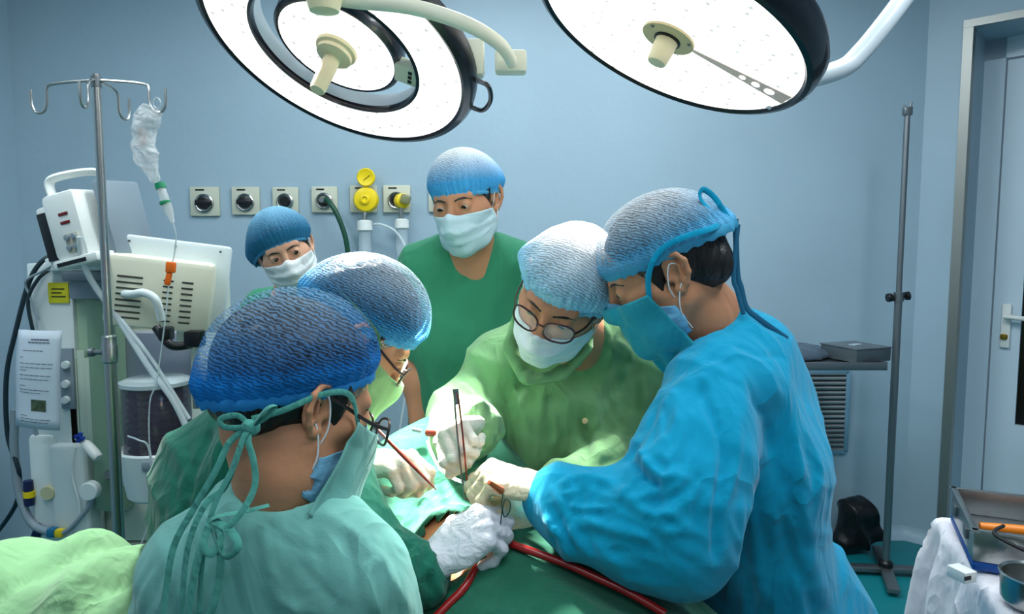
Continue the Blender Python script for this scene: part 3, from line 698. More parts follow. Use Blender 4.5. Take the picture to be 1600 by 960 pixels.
mb = MB(); mb.lathe([(50*k, zt-.004), (53*k, zt), (53*k, zt+.012), (44*k, zt+.020), (.0001, zt+.021)], (BC.x, BC.y, 0), n=48); mb.build('canister_lid', mat('lid_pale', (190, 204, 208), rough=.2, alpha=.9), am)
z1 = W(240, 700, BC.y).z; z2 = W(240, 774, BC.y).z
mb = MB(); mb.lathe([(.0001, z2), (40*k, z2), (46*k, z2+.01), (56*k, z1-.035), (58*k, z1), (55*k, z1+.006), (52*k, z1-.004), (.0001, z1-.006)], (BC.x-.004, BC.y, 0), n=48); mb.build('canister_dish', M_mach2, am)
mb = MB(); q = W(248, 728, BC.y-.112); mb.box(q, (.10, .03, .032), bev=.008); mb.build('latch', M_grey, am)
mb = MB(); q = W(240, 752, BC.y-.10); mb.box(q, (.03, .025, .05), bev=.008); mb.build('latch_tab', mat('taupe', (120, 108, 92), rough=.5), am)
pb('valve_block', [(232, 778, 262, 800, -.12, .08)], M_black); pb('brass_valve', [(240, 800, 264, 822, -.10, .06)], mat('olive_brass', (140, 124, 60), rough=.4, metal=.4))
mb = MB(); mb.tube([W(190, 742, AY-.1), W(172, 742, AY-.05)], .02, 14); mb.build('dish_arm', M_dsteel, am)
# round pressure gauge on the rail, small valves and taps
def disc(name, px, py, Y, r, m_, th=.02, parent=am):
    mb = MB(); mb.lathe([(r*.92, 0), (r, .004), (r, th), (r*.9, th+.004), (.0001, th+.004)], W(px, py, Y), (0, -1, 0), n=28); return mb.build(name, m_, parent)
disc('gauge', 146, 764, AY-.05, .032, M_mach2, .03); disc('port', 80, 768, AY-.01, .026, mat('port_cream', (206, 200, 160), rough=.4), .02)
mb = MB(); mb.tube(svec([W(120, 684, AY-.05), W(134, 694, AY-.06), W(154, 716, AY-.08)], 6), [.010, .010, .010, .010, .010, .010, .016, .017, .018, .018, .018, .018, .014], 12); mb.build('syringe_tap', M_white, am)
mb = MB(); mb.box(W(124, 684, AY-.07), (.036, .014, .014), rot=(0, .3, 0), bev=.004); mb.box(W(124, 684, AY-.07), (.014, .014, .036), rot=(0, .3, 0), bev=.004); mb.build('blue_tap', mat('blue_plastic', (20, 60, 160), rough=.4), am)
# corrugated and plain hoses along the left edge
def hose(name, pts, r, m_, parent=am, label=None, cat=None, ring=0):
    P_ = svec(pts, 10); mb = MB()
    rr = r if not ring else [r*(1.0 if (i % 2) else .86) for i in range(len(P_))]
    mb.tube(P_, rr, 10); ob = mb.build(name, m_, parent)
    if label: tag(ob, label, cat)
    return ob
M_hgrey = mat('hose_grey', (140, 156, 166), rough=.4); M_cable = mat('dark_cable', (34, 52, 62), rough=.5); M_bluecab = mat('navy_cable', (20, 34, 80), rough=.5)
hose('breathing_hose', [W(24, 640, AY), W(22, 700, AY), W(30, 770, AY), W(50, 818, AY-.02), W(80, 832, AY-.04), W(96, 832, AY-.04)], .014, M_hgrey)
hose('breathing_hose', [W(62, 560, AY+.1), W(58, 640, AY+.02), W(60, 720, AY), W(64, 790, AY), W(66, 840, AY)], .010, M_hgrey)
hose('cable', [W(98, 400, AY+.02), W(70, 405, AY-.02), W(46, 440, AY-.03), W(24, 520, AY-.03), W(10, 590, AY-.02), W(12, 680, AY), W(30, 740, AY), W(24, 790, AY+.1), W(-10, 840, AY+.2)], .008, M_cable)
hose('cable', [W(80, 420, AY-.02), W(60, 436, AY-.04), W(44, 470, AY-.04), W(52, 520, AY-.03), W(60, 560, AY), W(56, 600, AY)], .006, M_cable)
hose('cable', [W(86, 412, AY-.03), W(66, 424, AY-.05), W(40, 440, AY-.05), W(46, 462, AY-.04), W(60, 500, AY-.04)], .004, M_hgrey)
hose('cable', [W(60, 820, AY-.02), W(48, 850, AY+.0), W(30, 890, AY+.05), W(20, 930, AY+.1)], .010, M_bluecab)
hose('cable', [W(62, 822, AY-.02), W(58, 850, AY+.0), W(46, 890, AY+.05)], .010, M_bluecab)
hose('patient_line', [W(124, 370, AY-.24), W(132, 415, AY-.22), W(150, 450, AY-.2), W(186, 500, AY-.2), W(230, 570, AY-.24), W(270, 625, AY-.27), W(290, 665, AY-.28)], .010, M_tubeclear)
hose('patient_line', [W(190, 500, AY-.22), W(240, 566, AY-.25), W(296, 655, AY-.27)], .006, M_tubeclear)
hose('patient_line', [W(170, 452, AY-.12), W(200, 460, AY-.2), W(226, 458, AY-.22), W(244, 470, AY-.22), W(252, 500, AY-.2)], .013, M_mach2)
hose('sampling_line', [W(200, 682, BC.y-.13), W(216, 688, BC.y-.15), W(232, 700, BC.y-.15), W(238, 760, BC.y-.14), W(236, 800, BC.y-.12), W(244, 820, BC.y-.12), W(270, 812, BC.y-.1)], .003, M_tubeclear)
hose('drain_line', [W(118, 700, AY-.03), W(112, 740, AY-.04), W(124, 790, AY-.05), W(120, 820, AY-.05), W(94, 860, AY-.04)], .004, M_mach2)
hose('drain_hose', [W(146, 776, AY-.06), W(136, 796, AY-.06), W(110, 826, AY-.06), W(96, 834, AY-.05)], .009, M_hgrey)
mb = MB(); mb.box(W(94, 833, AY-.05), (.03, .03, .03), bev=.008); mb.build('yellow_coupling', M_yellow, am)
mb = MB(); mb.box(W(82, 832, AY-.05), (.03, .034, .034), bev=.008); mb.build('blue_coupling', mat('teal_coupling', (30, 110, 150), rough=.4), am)
mb = MB(); mb.lathe([(.015, 0), (.017, .02), (.015, .09)], W(46, 790, AY-.02), (0, 0, 1)); mb.build('hose_fitting', M_bluecab, am)
mb = MB(); mb.lathe([(.019, 0), (.019, .022)], W(46, 777, AY-.02), (0, 0, 1)); mb.build('yellow_ring', M_yellow, am)
# black strap and struts under the big display
hose('support_strut', [W(244, 512, AY-.24), W(268, 540, AY-.26), W(300, 538, AY-.24)], .014, M_black)
pb('support_plate', [(246, 512, 262, 534, -.27, .05), (286, 518, 312, 544, -.27, .05)], M_black, bev=.008)
pb('right_post', [(300, 540, 312, 640, .0, .05), (192, 516, 300, 600, .09, .02)], M_mach)
# paper sheet hanging on the side
pa = empty('paper_sheet', W(62, 670, AY-.16), 'printed notice sheet with a small photo hanging at the left of the machine', 'paper')
ca, cb_ = W(29, 515, AY-.14), W(98, 517, AY-.14); cc, cdn = W(92, 674, AY-.15), W(22, 666, AY-.15)
nu, nv = 8, 10; vs = []; fs = []
for j in range(nv+1):
    for i in range(nu+1):
        a = ca.lerp(cb_, i/nu).lerp(cdn.lerp(cc, i/nu), j/nv); a.y += -.012*math.sin(i/nu*PI)-.006*math.sin(j/nv*5); vs.append(a)
for j in range(nv):
    for i in range(nu): fs.append([j*(nu+1)+i, (j+1)*(nu+1)+i, (j+1)*(nu+1)+i+1, j*(nu+1)+i+1])
sh = mobj('sheet', vs, fs, mat('paper_white', (208, 220, 232), rough=.7), pa); sm = sh.modifiers.new('thickness', 'SOLIDIFY'); sm.thickness = .0008
def on_sheet(u, v):
    a = ca.lerp(cb_, u).lerp(cdn.lerp(cc, u), v); a.y += -.012*math.sin(u*PI)-.006*math.sin(v*5)-.0016; return a
mb = MB()
for (u0, u1, v, h) in [(.36, .76, .085, .012), (.30, .78, .115, .010), (.18, .66, .20, .006), (.12, .2, .27, .006), (.12, .88, .33, .006), (.12, .86, .37, .006), (.12, .3, .40, .006), (.12, .84, .45, .006), (.12, .80, .49, .006), (.12, .26, .56, .006), (.12, .8, .60, .006), (.12, .62, .63, .006), (.14, .3, .87, .006), (.14, .82, .90, .006), (.14, .78, .93, .006)]:
    n = 6
    for i in range(n):
        ua = u0+(u1-u0)*i/n; ub = u0+(u1-u0)*(i+.86)/n
        mb.add([on_sheet(ua, v), on_sheet(ua, v+h), on_sheet(ub, v+h), on_sheet(ub, v)], [[0, 1, 2, 3]])
mb.build('print_lines', mat('print_ink', (80, 88, 104), rough=.7), pa, smooth=False)
mb = MB(); mb.add([on_sheet(.40, .70), on_sheet(.40, .82), on_sheet(.72, .82), on_sheet(.72, .70)], [[0, 1, 2, 3]]); mb.build('printed_photo', mat('print_photo', (78, 92, 70), rough=.6, var=.5, vscale=60), pa, smooth=False)
# big display on its arm, seen from behind
DC = W(255, 454, AY-.12); Rz = Matrix.Rotation(.14, 3, 'Y') @ Matrix.Rotation(.30, 3, 'Z')
dp = empty('ventilator_display', DC+Vector((0, 0, -.15))); dp.parent = am; dp.location = LOC[dp.name]-LOC[am.name]
mb = MB(); mb.box(DC+Rz @ Vector((.01, .05, .018)), (.37, .035, .30), rot=Rz, bev=.012); mb.build('bezel', M_mach2, dp)
mb = MB(); mb.box(DC+Rz @ Vector((-.005, -.0, -.01)), (.32, .09, .235), rot=Rz, bev=.02); mb.build('back_housing', M_cream, dp)
for (u0, u1) in ((-.13, -.055), (.005, .035), (.06, .095)):
    for i in range(8):
        mb = MB(); mb.box(DC+Rz @ Vector(((u0+u1)/2, -.0455, -.095+i*.019)), (u1-u0, .004, .006), rot=Rz, bev=.001); mb.build('vent_slot', mat('vent_dark', (52, 56, 50), rough=.7), dp)
for u in (-.12, .02, .16):
    mb = MB(); mb.lathe([(.004, 0), (.004, .003)], DC+Rz @ Vector((u, .033, .148)), Rz @ Vector((0, -1, 0)), n=10); mb.build('screw', M_dsteel, dp)
mb = MB(); mb.boxpx(276, 500, 300, 545, AY-.05, .05); mb.build('mount', M_mach, dp)
# portable patient monitor tilted on the top plate
MC = W(138, 352, AY-.12); Rm = Matrix.Rotation(-.22, 3, 'Y') @ Matrix.Rotation(-.22, 3, 'Z')
pm = empty('patient_monitor', MC+Vector((0, 0, -.15)), 'small white portable monitor with carrying handle standing on the anaesthesia machine', 'monitor')
mb = MB(); mb.box(MC, (.13, .20, .215), rot=Rm, bev=.02); mb.build('body', M_white, pm)
mb = MB(); mb.box(MC+Rm @ Vector((-.062, -.06, -.022)), (.09, .05, .20), rot=Rm, bev=.012); mb.build('screen_housing', M_white, pm)
mb = MB(); mb.box(MC+Rm @ Vector((-.070, -.088, -.02)), (.060, .004, .155), rot=Rm, bev=.002); mb.build('screen', mat('screen_off', (14, 13, 18), rough=.2), pm)
mb = MB(); mb.box(MC+Rm @ Vector((.10, .05, .0)), (.03, .18, .25), rot=Rm @ Matrix.Rotation(.0, 3, 'Z'), bev=.01); mb.build('side_panel', M_grey, pm)
mb = MB(); mb.tube(svec([MC+Rm @ Vector(p) for p in ((-.045, -.06, .09), (-.047, -.06, .145), (-.02, -.05, .162), (.05, -.0, .165), (.075, .02, .15), (.075, .02, .09))], 6), [(.012, .02)]*31, 12); mb.build('carrying_handle', M_white, pm)
for z in (.035, .008):
    mb = MB(); mb.box(MC+Rm @ Vector((.012, -.101, z)), (.036, .004, .010), rot=Rm, bev=.002); mb.build('indicator', mat('dark_red_led', (110, 20, 20), rough=.3), pm)
mb = MB(); mb.box(MC+Rm @ Vector((.022, -.101, -.058)), (.052, .006, .062), rot=Rm, bev=.003); mb.build('connector_panel', mat('taupe_panel', (180, 176, 160), rough=.5), pm)
for (u, z) in ((.008, -.04), (.034, -.04), (.008, -.072), (.034, -.072)):
    mb = MB(); mb.lathe([(.009, 0), (.009, .008), (.005, .009)], MC+Rm @ Vector((u, -.103, z)), Rm @ Vector((0, -1, 0)), n=16); mb.build('connector_port', M_grey, pm)
mb = MB(); mb.box(MC+Rm @ Vector((0.02, -.02, -.118)), (.17, .19, .03), rot=Rm, bev=.008); mb.build('foot', M_white, pm)
mb = MB(); mb.box(MC+Rm @ Vector((0.01, -.115, -.119)), (.11, .006, .012), rot=Rm); mb.build('foot_slot', M_black, pm)
# clear breathing mask beside the monitor
mc = W(198, 374, AY+.02); bmk = empty('breathing_mask', mc, 'clear breathing mask with a green cushion rim lying beside the small monitor', 'mask')
mb = MB(); mb.lathe([(.058, 0), (.055, .02), (.04, .05), (.016, .07), (.013, .09)], mc, (0, -.2, 1), cap=False); mb.build('mask_shell', M_clear, bmk)
mb = MB(); mb.tube([mc+Vector((math.cos(a)*.058, math.sin(a)*.058, 0)) for a in [2*PI*i/28 for i in range(28)]], .008, 8, closed=True); mb.build('mask_cushion', mat('green_cushion', (60, 190, 165), rough=.3, alpha=.8), bmk)
mb = MB(); a, b = W(176, 388, AY), W(222, 400, AY); mb.box(((a.x+b.x)/2, AY+.06, a.z-.015), (b.x-a.x, .16, .03), bev=.004); mb.build('mask_shelf', M_mach2, am)

# ================================================================ RIGHT SIDE
g = W(1380, 882, 3.05); SX, SY = W(1384, 880, 3.1).x, 3.1
sp = empty('instrument_stand_pole', (SX, SY, 0), 'slim empty steel pole standing on a flat cross base near the door', 'stand')
zt = W(1414, 172, SY).z; zk = W(1404, 464, SY).z
mb = MB(); mb.lathe([(.016, .03), (.016, zk)], (SX, SY, 0)); mb.build('lower_tube', M_dsteel, sp)
mb = MB(); mb.lathe([(.012, zk), (.012, zt), (.0001, zt+.004)], (SX, SY, 0)); mb.build('upper_tube', M_dsteel, sp)
mb = MB(); mb.lathe([(.021, zk-.02), (.021, zk+.02)], (SX, SY, 0)); mb.build('collar', M_dsteel, sp)
mb = MB(); mb.lathe([(.018, -.05), (.02, -.045), (.018, -.03), (.006, -.028), (.006, .028), (.018, .03), (.02, .045), (.0001, .047)], (SX, SY, zk), (1, 0, .1), n=16); mb.build('clamp_knob', M_black, sp)
mb = MB(); mb.box((SX, SY, zt-.006), (.036, .026, .036), bev=.004); mb.tube([(SX+.012, SY, zt), (SX+.014, SY, zt+.035)], .005); mb.tube([(SX-.014, SY, zt), (SX-.014, SY, zt+.02)], .005); mb.build('top_fork', M_dsteel, sp)
for a in (-.10, PI/2-.35):
    mb = MB(); mb.box((SX, SY, .028 if a < 0 else .030), (.62 if a < 0 else .46, .05, .022), rot=(0, 0, a), bev=.003); mb.build('base_bar', M_dsteel, sp)
mb = MB(); mb.lathe([(.03, .03), (.03, .06), (.02, .07)], (SX, SY, 0)); mb.build('base_hub', M_black, sp)
# stainless tray stand
TY = 2.9
ts = empty('tray_stand', (W(1225, 575, TY).x, TY+.12, 0), 'stainless steel tray stand at the blue wall behind the surgeon in blue', 'stand')
a, b = W(1130, 580, TY), W(1385, 570, TY); zt = W(1300, 570, TY).z
mb = MB(); mb.box(((a.x+b.x)/2, TY+.2, zt-.008), (b.x-a.x, .42, .016), bev=.003); mb.build('tray', M_steel, ts)
mb = MB()
for (x0, x1, y0, y1) in ((a.x, b.x, TY-.012, TY), (a.x, b.x, TY+.40, TY+.412), (b.x-.006, b.x+.006, TY, TY+.41), (a.x-.006, a.x+.006, TY, TY+.41)): mb.box(((x0+x1)/2, (y0+y1)/2, zt-.006), (x1-x0, y1-y0, .034), bev=.003)
mb.build('tray_rim', M_dsteel, ts)
mb = MB(); cx = a.x+.12; mb.lathe([(.016, .03), (.016, zt-.02)], (cx, TY+.2, 0)); mb.build('post', M_steel, ts)
mb = MB(); mb.box((cx, TY+.2, .03), (.06, .5, .03), bev=.006); mb.box((cx+.12, TY+.2, .03), (.3, .05, .03), bev=.006); mb.build('base', M_dsteel, ts)
bx = empty('instrument_case', W(1340, 565, TY+.1), 'dark grey metal instrument case lying on the steel tray by the wall', 'case')
c = W(1336, 552, TY+.12); c.z = zt+.034
mb = MB(); mb.box(c, (.19, .20, .055), rot=(0, 0, .35), bev=.004); mb.build('case_body', mat('case_grey', (88, 98, 104), rough=.4, metal=.5), bx)
mb = MB(); mb.box(c+Vector((0, 0, .0295)), (.195, .205, .006), rot=(0, 0, .35), bev=.002); mb.build('lid', mat('case_lid', (104, 112, 118), rough=.35, metal=.5), bx)
mb = MB(); mb.box(c+Vector((.0, .0, .0335)), (.06, .03, .002), rot=(0, 0, .6)); mb.build('label_tag', mat('tag_pale', (160, 180, 190), rough=.5), bx)
tr = empty('tray_cloth', W(1265, 560, TY+.15), 'dark plastic sheet bundled on the steel tray, left of the metal case', 'sheet')
s = SDF((a.x+.1, TY+.02, zt-.02), (W(1335, 540, TY+.2).x, TY+.42, zt+.12), .007); s.ell((W(1225, 550, TY+.2).x, TY+.22, zt+.012), (.20, .16, .048), k=.02); s.ell((W(1270, 550, TY+.2).x, TY+.26, zt+.008), (.10, .10, .03), k=.03); s.plane((0, 0, zt+.002), (0, 0, -1))
V, F = s.mesh(1); V = folds(V, F, .008, (.5, 1, 0), 40, 4); V[:, 2] = np.maximum(V[:, 2], zt+.001); mobj('sheet', V, F, mat('dark_sheet', (70, 84, 98), rough=.25, bump=.4, bscale=20), tr)
# black bag on the floor
s = SDF(W(1290, 880, 3.35)-Vector((0, .2, .1)), W(1390, 790, 3.35)+Vector((0, .2, .1)), .008)
q = W(1336, 870, 3.35); gx = q.x
s.cap((gx-.03, 3.35, .07), (gx-.015, 3.35, .20), .07, .075, k=.05); s.cap((gx-.03, 3.35, .06), (gx+.07, 3.33, .10), .06, .05, k=.05); s.ell((gx+.03, 3.34, .20), (.07, .06, .05), k=.05); s.plane((0, 0, .003), (0, 0, -1))
V, F = s.mesh(1); V = folds(V, F, .012, (1, 0, .4), 30, 8); V[:, 2] = np.maximum(V[:, 2], .002)
o = mobj('waste_bag', V, F, mat('black_bag_plastic', (14, 15, 18), rough=.35, bump=.4, bscale=16)); tag(o, 'black plastic bag slumped on the floor against the back wall', 'bag')

# ---------------------------------------------------------------- white draped table, lower right
zT = .85
tu = Vector((.966, -.26, 0)).normalized(); tv = Vector((-.30, -.954, 0)).normalized(); T0 = W(1474, 800, 1.62); T0.z = zT
wt = empty('instrument_table', (T0.x+.2, T0.y-.3, 0), 'instrument table under a white cloth in the lower right corner', 'table')
LU, LV = .85, .95
mb = MB(); q = T0+tu*LU/2+tv*LV/2; Rt = Matrix((tu, -tv, Vector((0, 0, 1)))).transposed(); mb.box(q-Vector((0, 0, .02)), (LU-.05, LV-.05, .025), rot=Rt, bev=.004); mb.build('tabletop', M_steel, wt)
for (i, j) in ((.06, .06), (.94, .06), (.06, .94), (.94, .94)):
    mb = MB(); p = T0+tu*LU*i+tv*LV*j; mb.lathe([(.014, 0), (.014, zT-.03)], (p.x, p.y, 0), n=14); mb.build('leg', M_steel, wt)
def draped(name, T0, tu, tv, LU, LV, drop, m_, step=.016, amp=.012, seed=0, flare=.12, kw=26, top=.003, hump=None):
    """cloth lying on a rectangular top and hanging down on all sides"""
    na = int((LU+2*drop)/step); nb = int((LV+2*drop)/step); vs = []
    for j in range(nb+1):
        for i in range(na+1):
            a = -drop+(LU+2*drop)*i/na; b = -drop+(LV+2*drop)*j/nb
            ca_, cb2 = min(max(a, 0), LU), min(max(b, 0), LV); da, db = a-ca_, b-cb2; d = math.hypot(da, db)
            if d > 0:
                t = math.atan2(db, da); s_ = (ca_+cb2)*1.0+t*.16
                fold = math.sin(s_*kw+1.5*math.sin(s_*7+seed)+seed)+.5*math.sin(s_*kw*2.3+seed*2+d*6); k = min(d/.12, 1)
                out = min(d, .02)+d*flare*(.5+.5*math.sin(s_*5+seed))+amp*k*fold*min(1.6, .5+d*3)
                dn = max(d-.012, 0)*.985; P = T0+tu*(ca_+out*math.cos(t))+tv*(cb2+out*math.sin(t)); P = P-Vector((0, 0, dn)); P.z += top
            else:
                P = T0+tu*a+tv*b; P = P+Vector((0, 0, top+.0022*math.sin(a*31+b*17+seed)+.002*math.sin(b*43-a*11)))
            if hump: P = hump(P, a, b, d)
            vs.append(tuple(P))
    fs = [[j*(na+1)+i, (j+1)*(na+1)+i, (j+1)*(na+1)+i+1, j*(na+1)+i+1] for j in range(nb) for i in range(na)]
    o = mobj(name, vs, fs, m_); o.modifiers.new('thickness', 'SOLIDIFY').thickness = .0015
    return o
M_whitecloth = cloth('white_cotton', (236, 232, 238), bump=.5, bscale=9)
o = draped('tablecloth', T0, tu, tv, LU, LV, .38, M_whitecloth, step=.014, amp=.020, seed=2.2, kw=30, top=.004); tag(o, 'white cotton cloth hanging in folds over the instrument table', 'cloth')
def on_table(px, py):
    """point of the table plane under a pixel"""
    d = W(px, py, 1.0)-Vector((0, 0, CAM_H)); t = (zT+.008-CAM_H)/d.z; return Vector((0, 0, CAM_H))+d*t
# open steel instrument tray with a blue mat
tc_ = on_table(1500, 868); ia = on_table(1520, 893); ib = on_table(1487, 818)
iv = (ib-ia); iv.z = 0; L_ = iv.length; iv.normalize(); iu = Vector((iv.y, -iv.x, 0)); iu = iu if iu.x > 0 else -iu
it = empty('instrument_tray', ia, 'open steel instrument tray on a blue base, holding black cable and tools', 'tray')
Ri_ = Matrix((iu, iv, Vector((0, 0, 1)))).transposed(); LWx, LWy = .34, max(L_, .2); c = ia+iu*LWx/2+iv*LWy/2
mb = MB(); mb.box(c+Vector((0, 0, .012)), (LWx+.006, LWy+.006, .020), rot=Ri_, bev=.006); mb.build('blue_base', mat('blue_tray_base', (18, 74, 150), rough=.4), it)
hh = .062; zc_ = .022+hh/2
for (du, dv, su, sv, nm) in ((0, -LWy/2, LWx, .004, 'side'), (0, LWy/2, LWx, .004, 'side'), (-LWx/2, 0, .004, LWy, 'side'), (LWx/2, 0, .004, LWy, 'side')):
    mb = MB(); mb.box(c+iu*du+iv*dv+Vector((0, 0, zc_)), (su, sv, hh), rot=Ri_, bev=.001); mb.build(nm, M_steel, it)
mb = MB(); mb.box(c+Vector((0, 0, .026)), (LWx-.006, LWy-.006, .004), rot=Ri_); mb.build('tray_floor', M_dsteel, it)
mb = MB()
for (du, dv, su, sv) in ((0, -LWy/2, LWx+.016, .012), (0, LWy/2, LWx+.016, .012), (-LWx/2, 0, .012, LWy+.016), (LWx/2, 0, .012, LWy+.016)): mb.box(c+iu*du+iv*dv+Vector((0, 0, .022+hh)), (su, sv, .004), rot=Ri_, bev=.001)
mb.build('rim', M_steel, it)
for k_ in (.25, .75):
    mb = MB(); mb.box(ia+iv*LWy*k_-iu*.004+Vector((0, 0, .055)), (.008, .028, .022), rot=Ri_, bev=.002); mb.build('latch', M_dsteel, it)
zr = Vector((0, 0, .022+hh))
mb = MB(); p0 = ia+iu*.02+iv*.07+zr+Vector((0, 0, -.016)); p1 = p0+iu*.17+iv*.012+Vector((0, 0, .004)); mb.tube([p0, p0.lerp(p1, .3), p0.lerp(p1, .8), p1], [.009, .011, .011, .008], 12)
o = mb.build('orange_handle_tool', mat('orange_tool', (240, 130, 20), rough=.4)); tag(o, 'orange handled tool lying across the open steel instrument tray', 'tool')
mb = MB(); mb.tube([p1, p1+iu*.10+iv*.01], .003, 8); mb.build('shaft', M_steel, o)
mb = MB(); mb.tube(svec([ia+iu*.05+iv*.02+zr+Vector((0, 0, .01)), ia+iu*.03-iv*.02+zr+Vector((0, 0, .002)), ia+iu*.10-iv*.05+zr+Vector((0, 0, -.02)), ia+iu*.18-iv*.08+Vector((0, 0, .04)), ia+iu*.24-iv*.11+Vector((0, 0, .02))], 8), .0035, 8)
o = mb.build('instrument_cable', M_rubber); tag(o, 'thin black cable looping over the near edge of the steel tray', 'cable')
mb = MB(); q0 = ia+iu*.17+iv*.06+zr-Vector((0, 0, .01)); mb.tube([q0, q0+iu*.02+iv*.03+Vector((0, 0, .05)), q0+iu*.05+iv*.04+Vector((0, 0, .11))], [.009, .008, .006], 10)
o = mb.build('diathermy_handle', M_cable); tag(o, 'dark slim handpiece leaning up out of the steel tray at the right edge', 'handpiece')
for k_ in range(5):
    mb = MB(); q0 = ia+iu*(.05+.05*k_)+iv*(.045+.012*k_)+Vector((0, 0, .045)); q1 = q0+iu*.10+iv*(.03*math.sin(k_*2)); mb.tube([q0, q1], .0035, 8)
    for s_ in (-1, 1): mb.tube([q0-iu*.012+iv*s_*.009+iu*.010*math.cos(2*PI*i/10)+iv*.008*math.sin(2*PI*i/10) for i in range(10)], .002, 6, closed=True)
    o = mb.build('surgical_forceps', M_steel); tag(o, 'steel ring-handled forceps jumbled in the open instrument tray', 'forceps', 'forceps in the instrument tray')
c = on_table(1616, 948)
mb = MB(); mb.lathe([(.0001, .003), (.045, .003), (.052, .012), (.054, .055), (.057, .057), (.055, .060), (.051, .056), (.049, .014), (.0001, .012)], c, n=36); o = mb.build('steel_bowl', M_steel); tag(o, 'small round steel bowl at the right edge in front of the tray', 'bowl')
c = on_table(1502, 906); mb = MB(); mb.box(c+Vector((0, 0, .012)), (.03, .04, .022), rot=(0, 0, .3), bev=.002); o = mb.build('small_carton', M_white); tag(o, 'tiny white carton with dark print beside the steel tray', 'box')
mb = MB(); mb.box(c+Vector((-.002, -.0215, .013)), (.016, .001, .008), rot=(0, 0, .3)); mb.build('print', M_rubber, o)

# ================================================================ PEOPLE: shared builders
SKIN = dict(rough=.5, var=.05, vscale=30, sss=.12, bump=.05, bscale=90, spec=.35)
M_skin = mat('skin', (196, 138, 104), **SKIN)
M_skin2 = mat('skin_light', (210, 158, 130), **SKIN)
M_hair = mat('black_hair', (20, 17, 17), rough=.45, bump=.5, bscale=60, stretch=(1, 1, .2))
M_glove = mat('latex_glove', (232, 224, 206), rough=.42, bump=.35, bscale=45, distort=1.2, sss=.05)
M_mask = mat('paper_mask', (196, 222, 232), rough=.8, bump=.25, bscale=40, var=.04)
M_maskw = mat('paper_mask_white', (226, 232, 236), rough=.8, bump=.25, bscale=40)
M_loop = mat('ear_loop', (222, 230, 235), rough=.7)
M_band = mat('cap_band_blue', (74, 160, 206), rough=.75, bump=.5, bscale=60)
M_eyew = mat('eye_white', (198, 188, 180), rough=.2)
M_iris = mat('iris_dark', (38, 22, 15), rough=.1)
M_lens = mat('spectacle_lens', (240, 245, 250), rough=.03, alpha=.12, spec=.9)

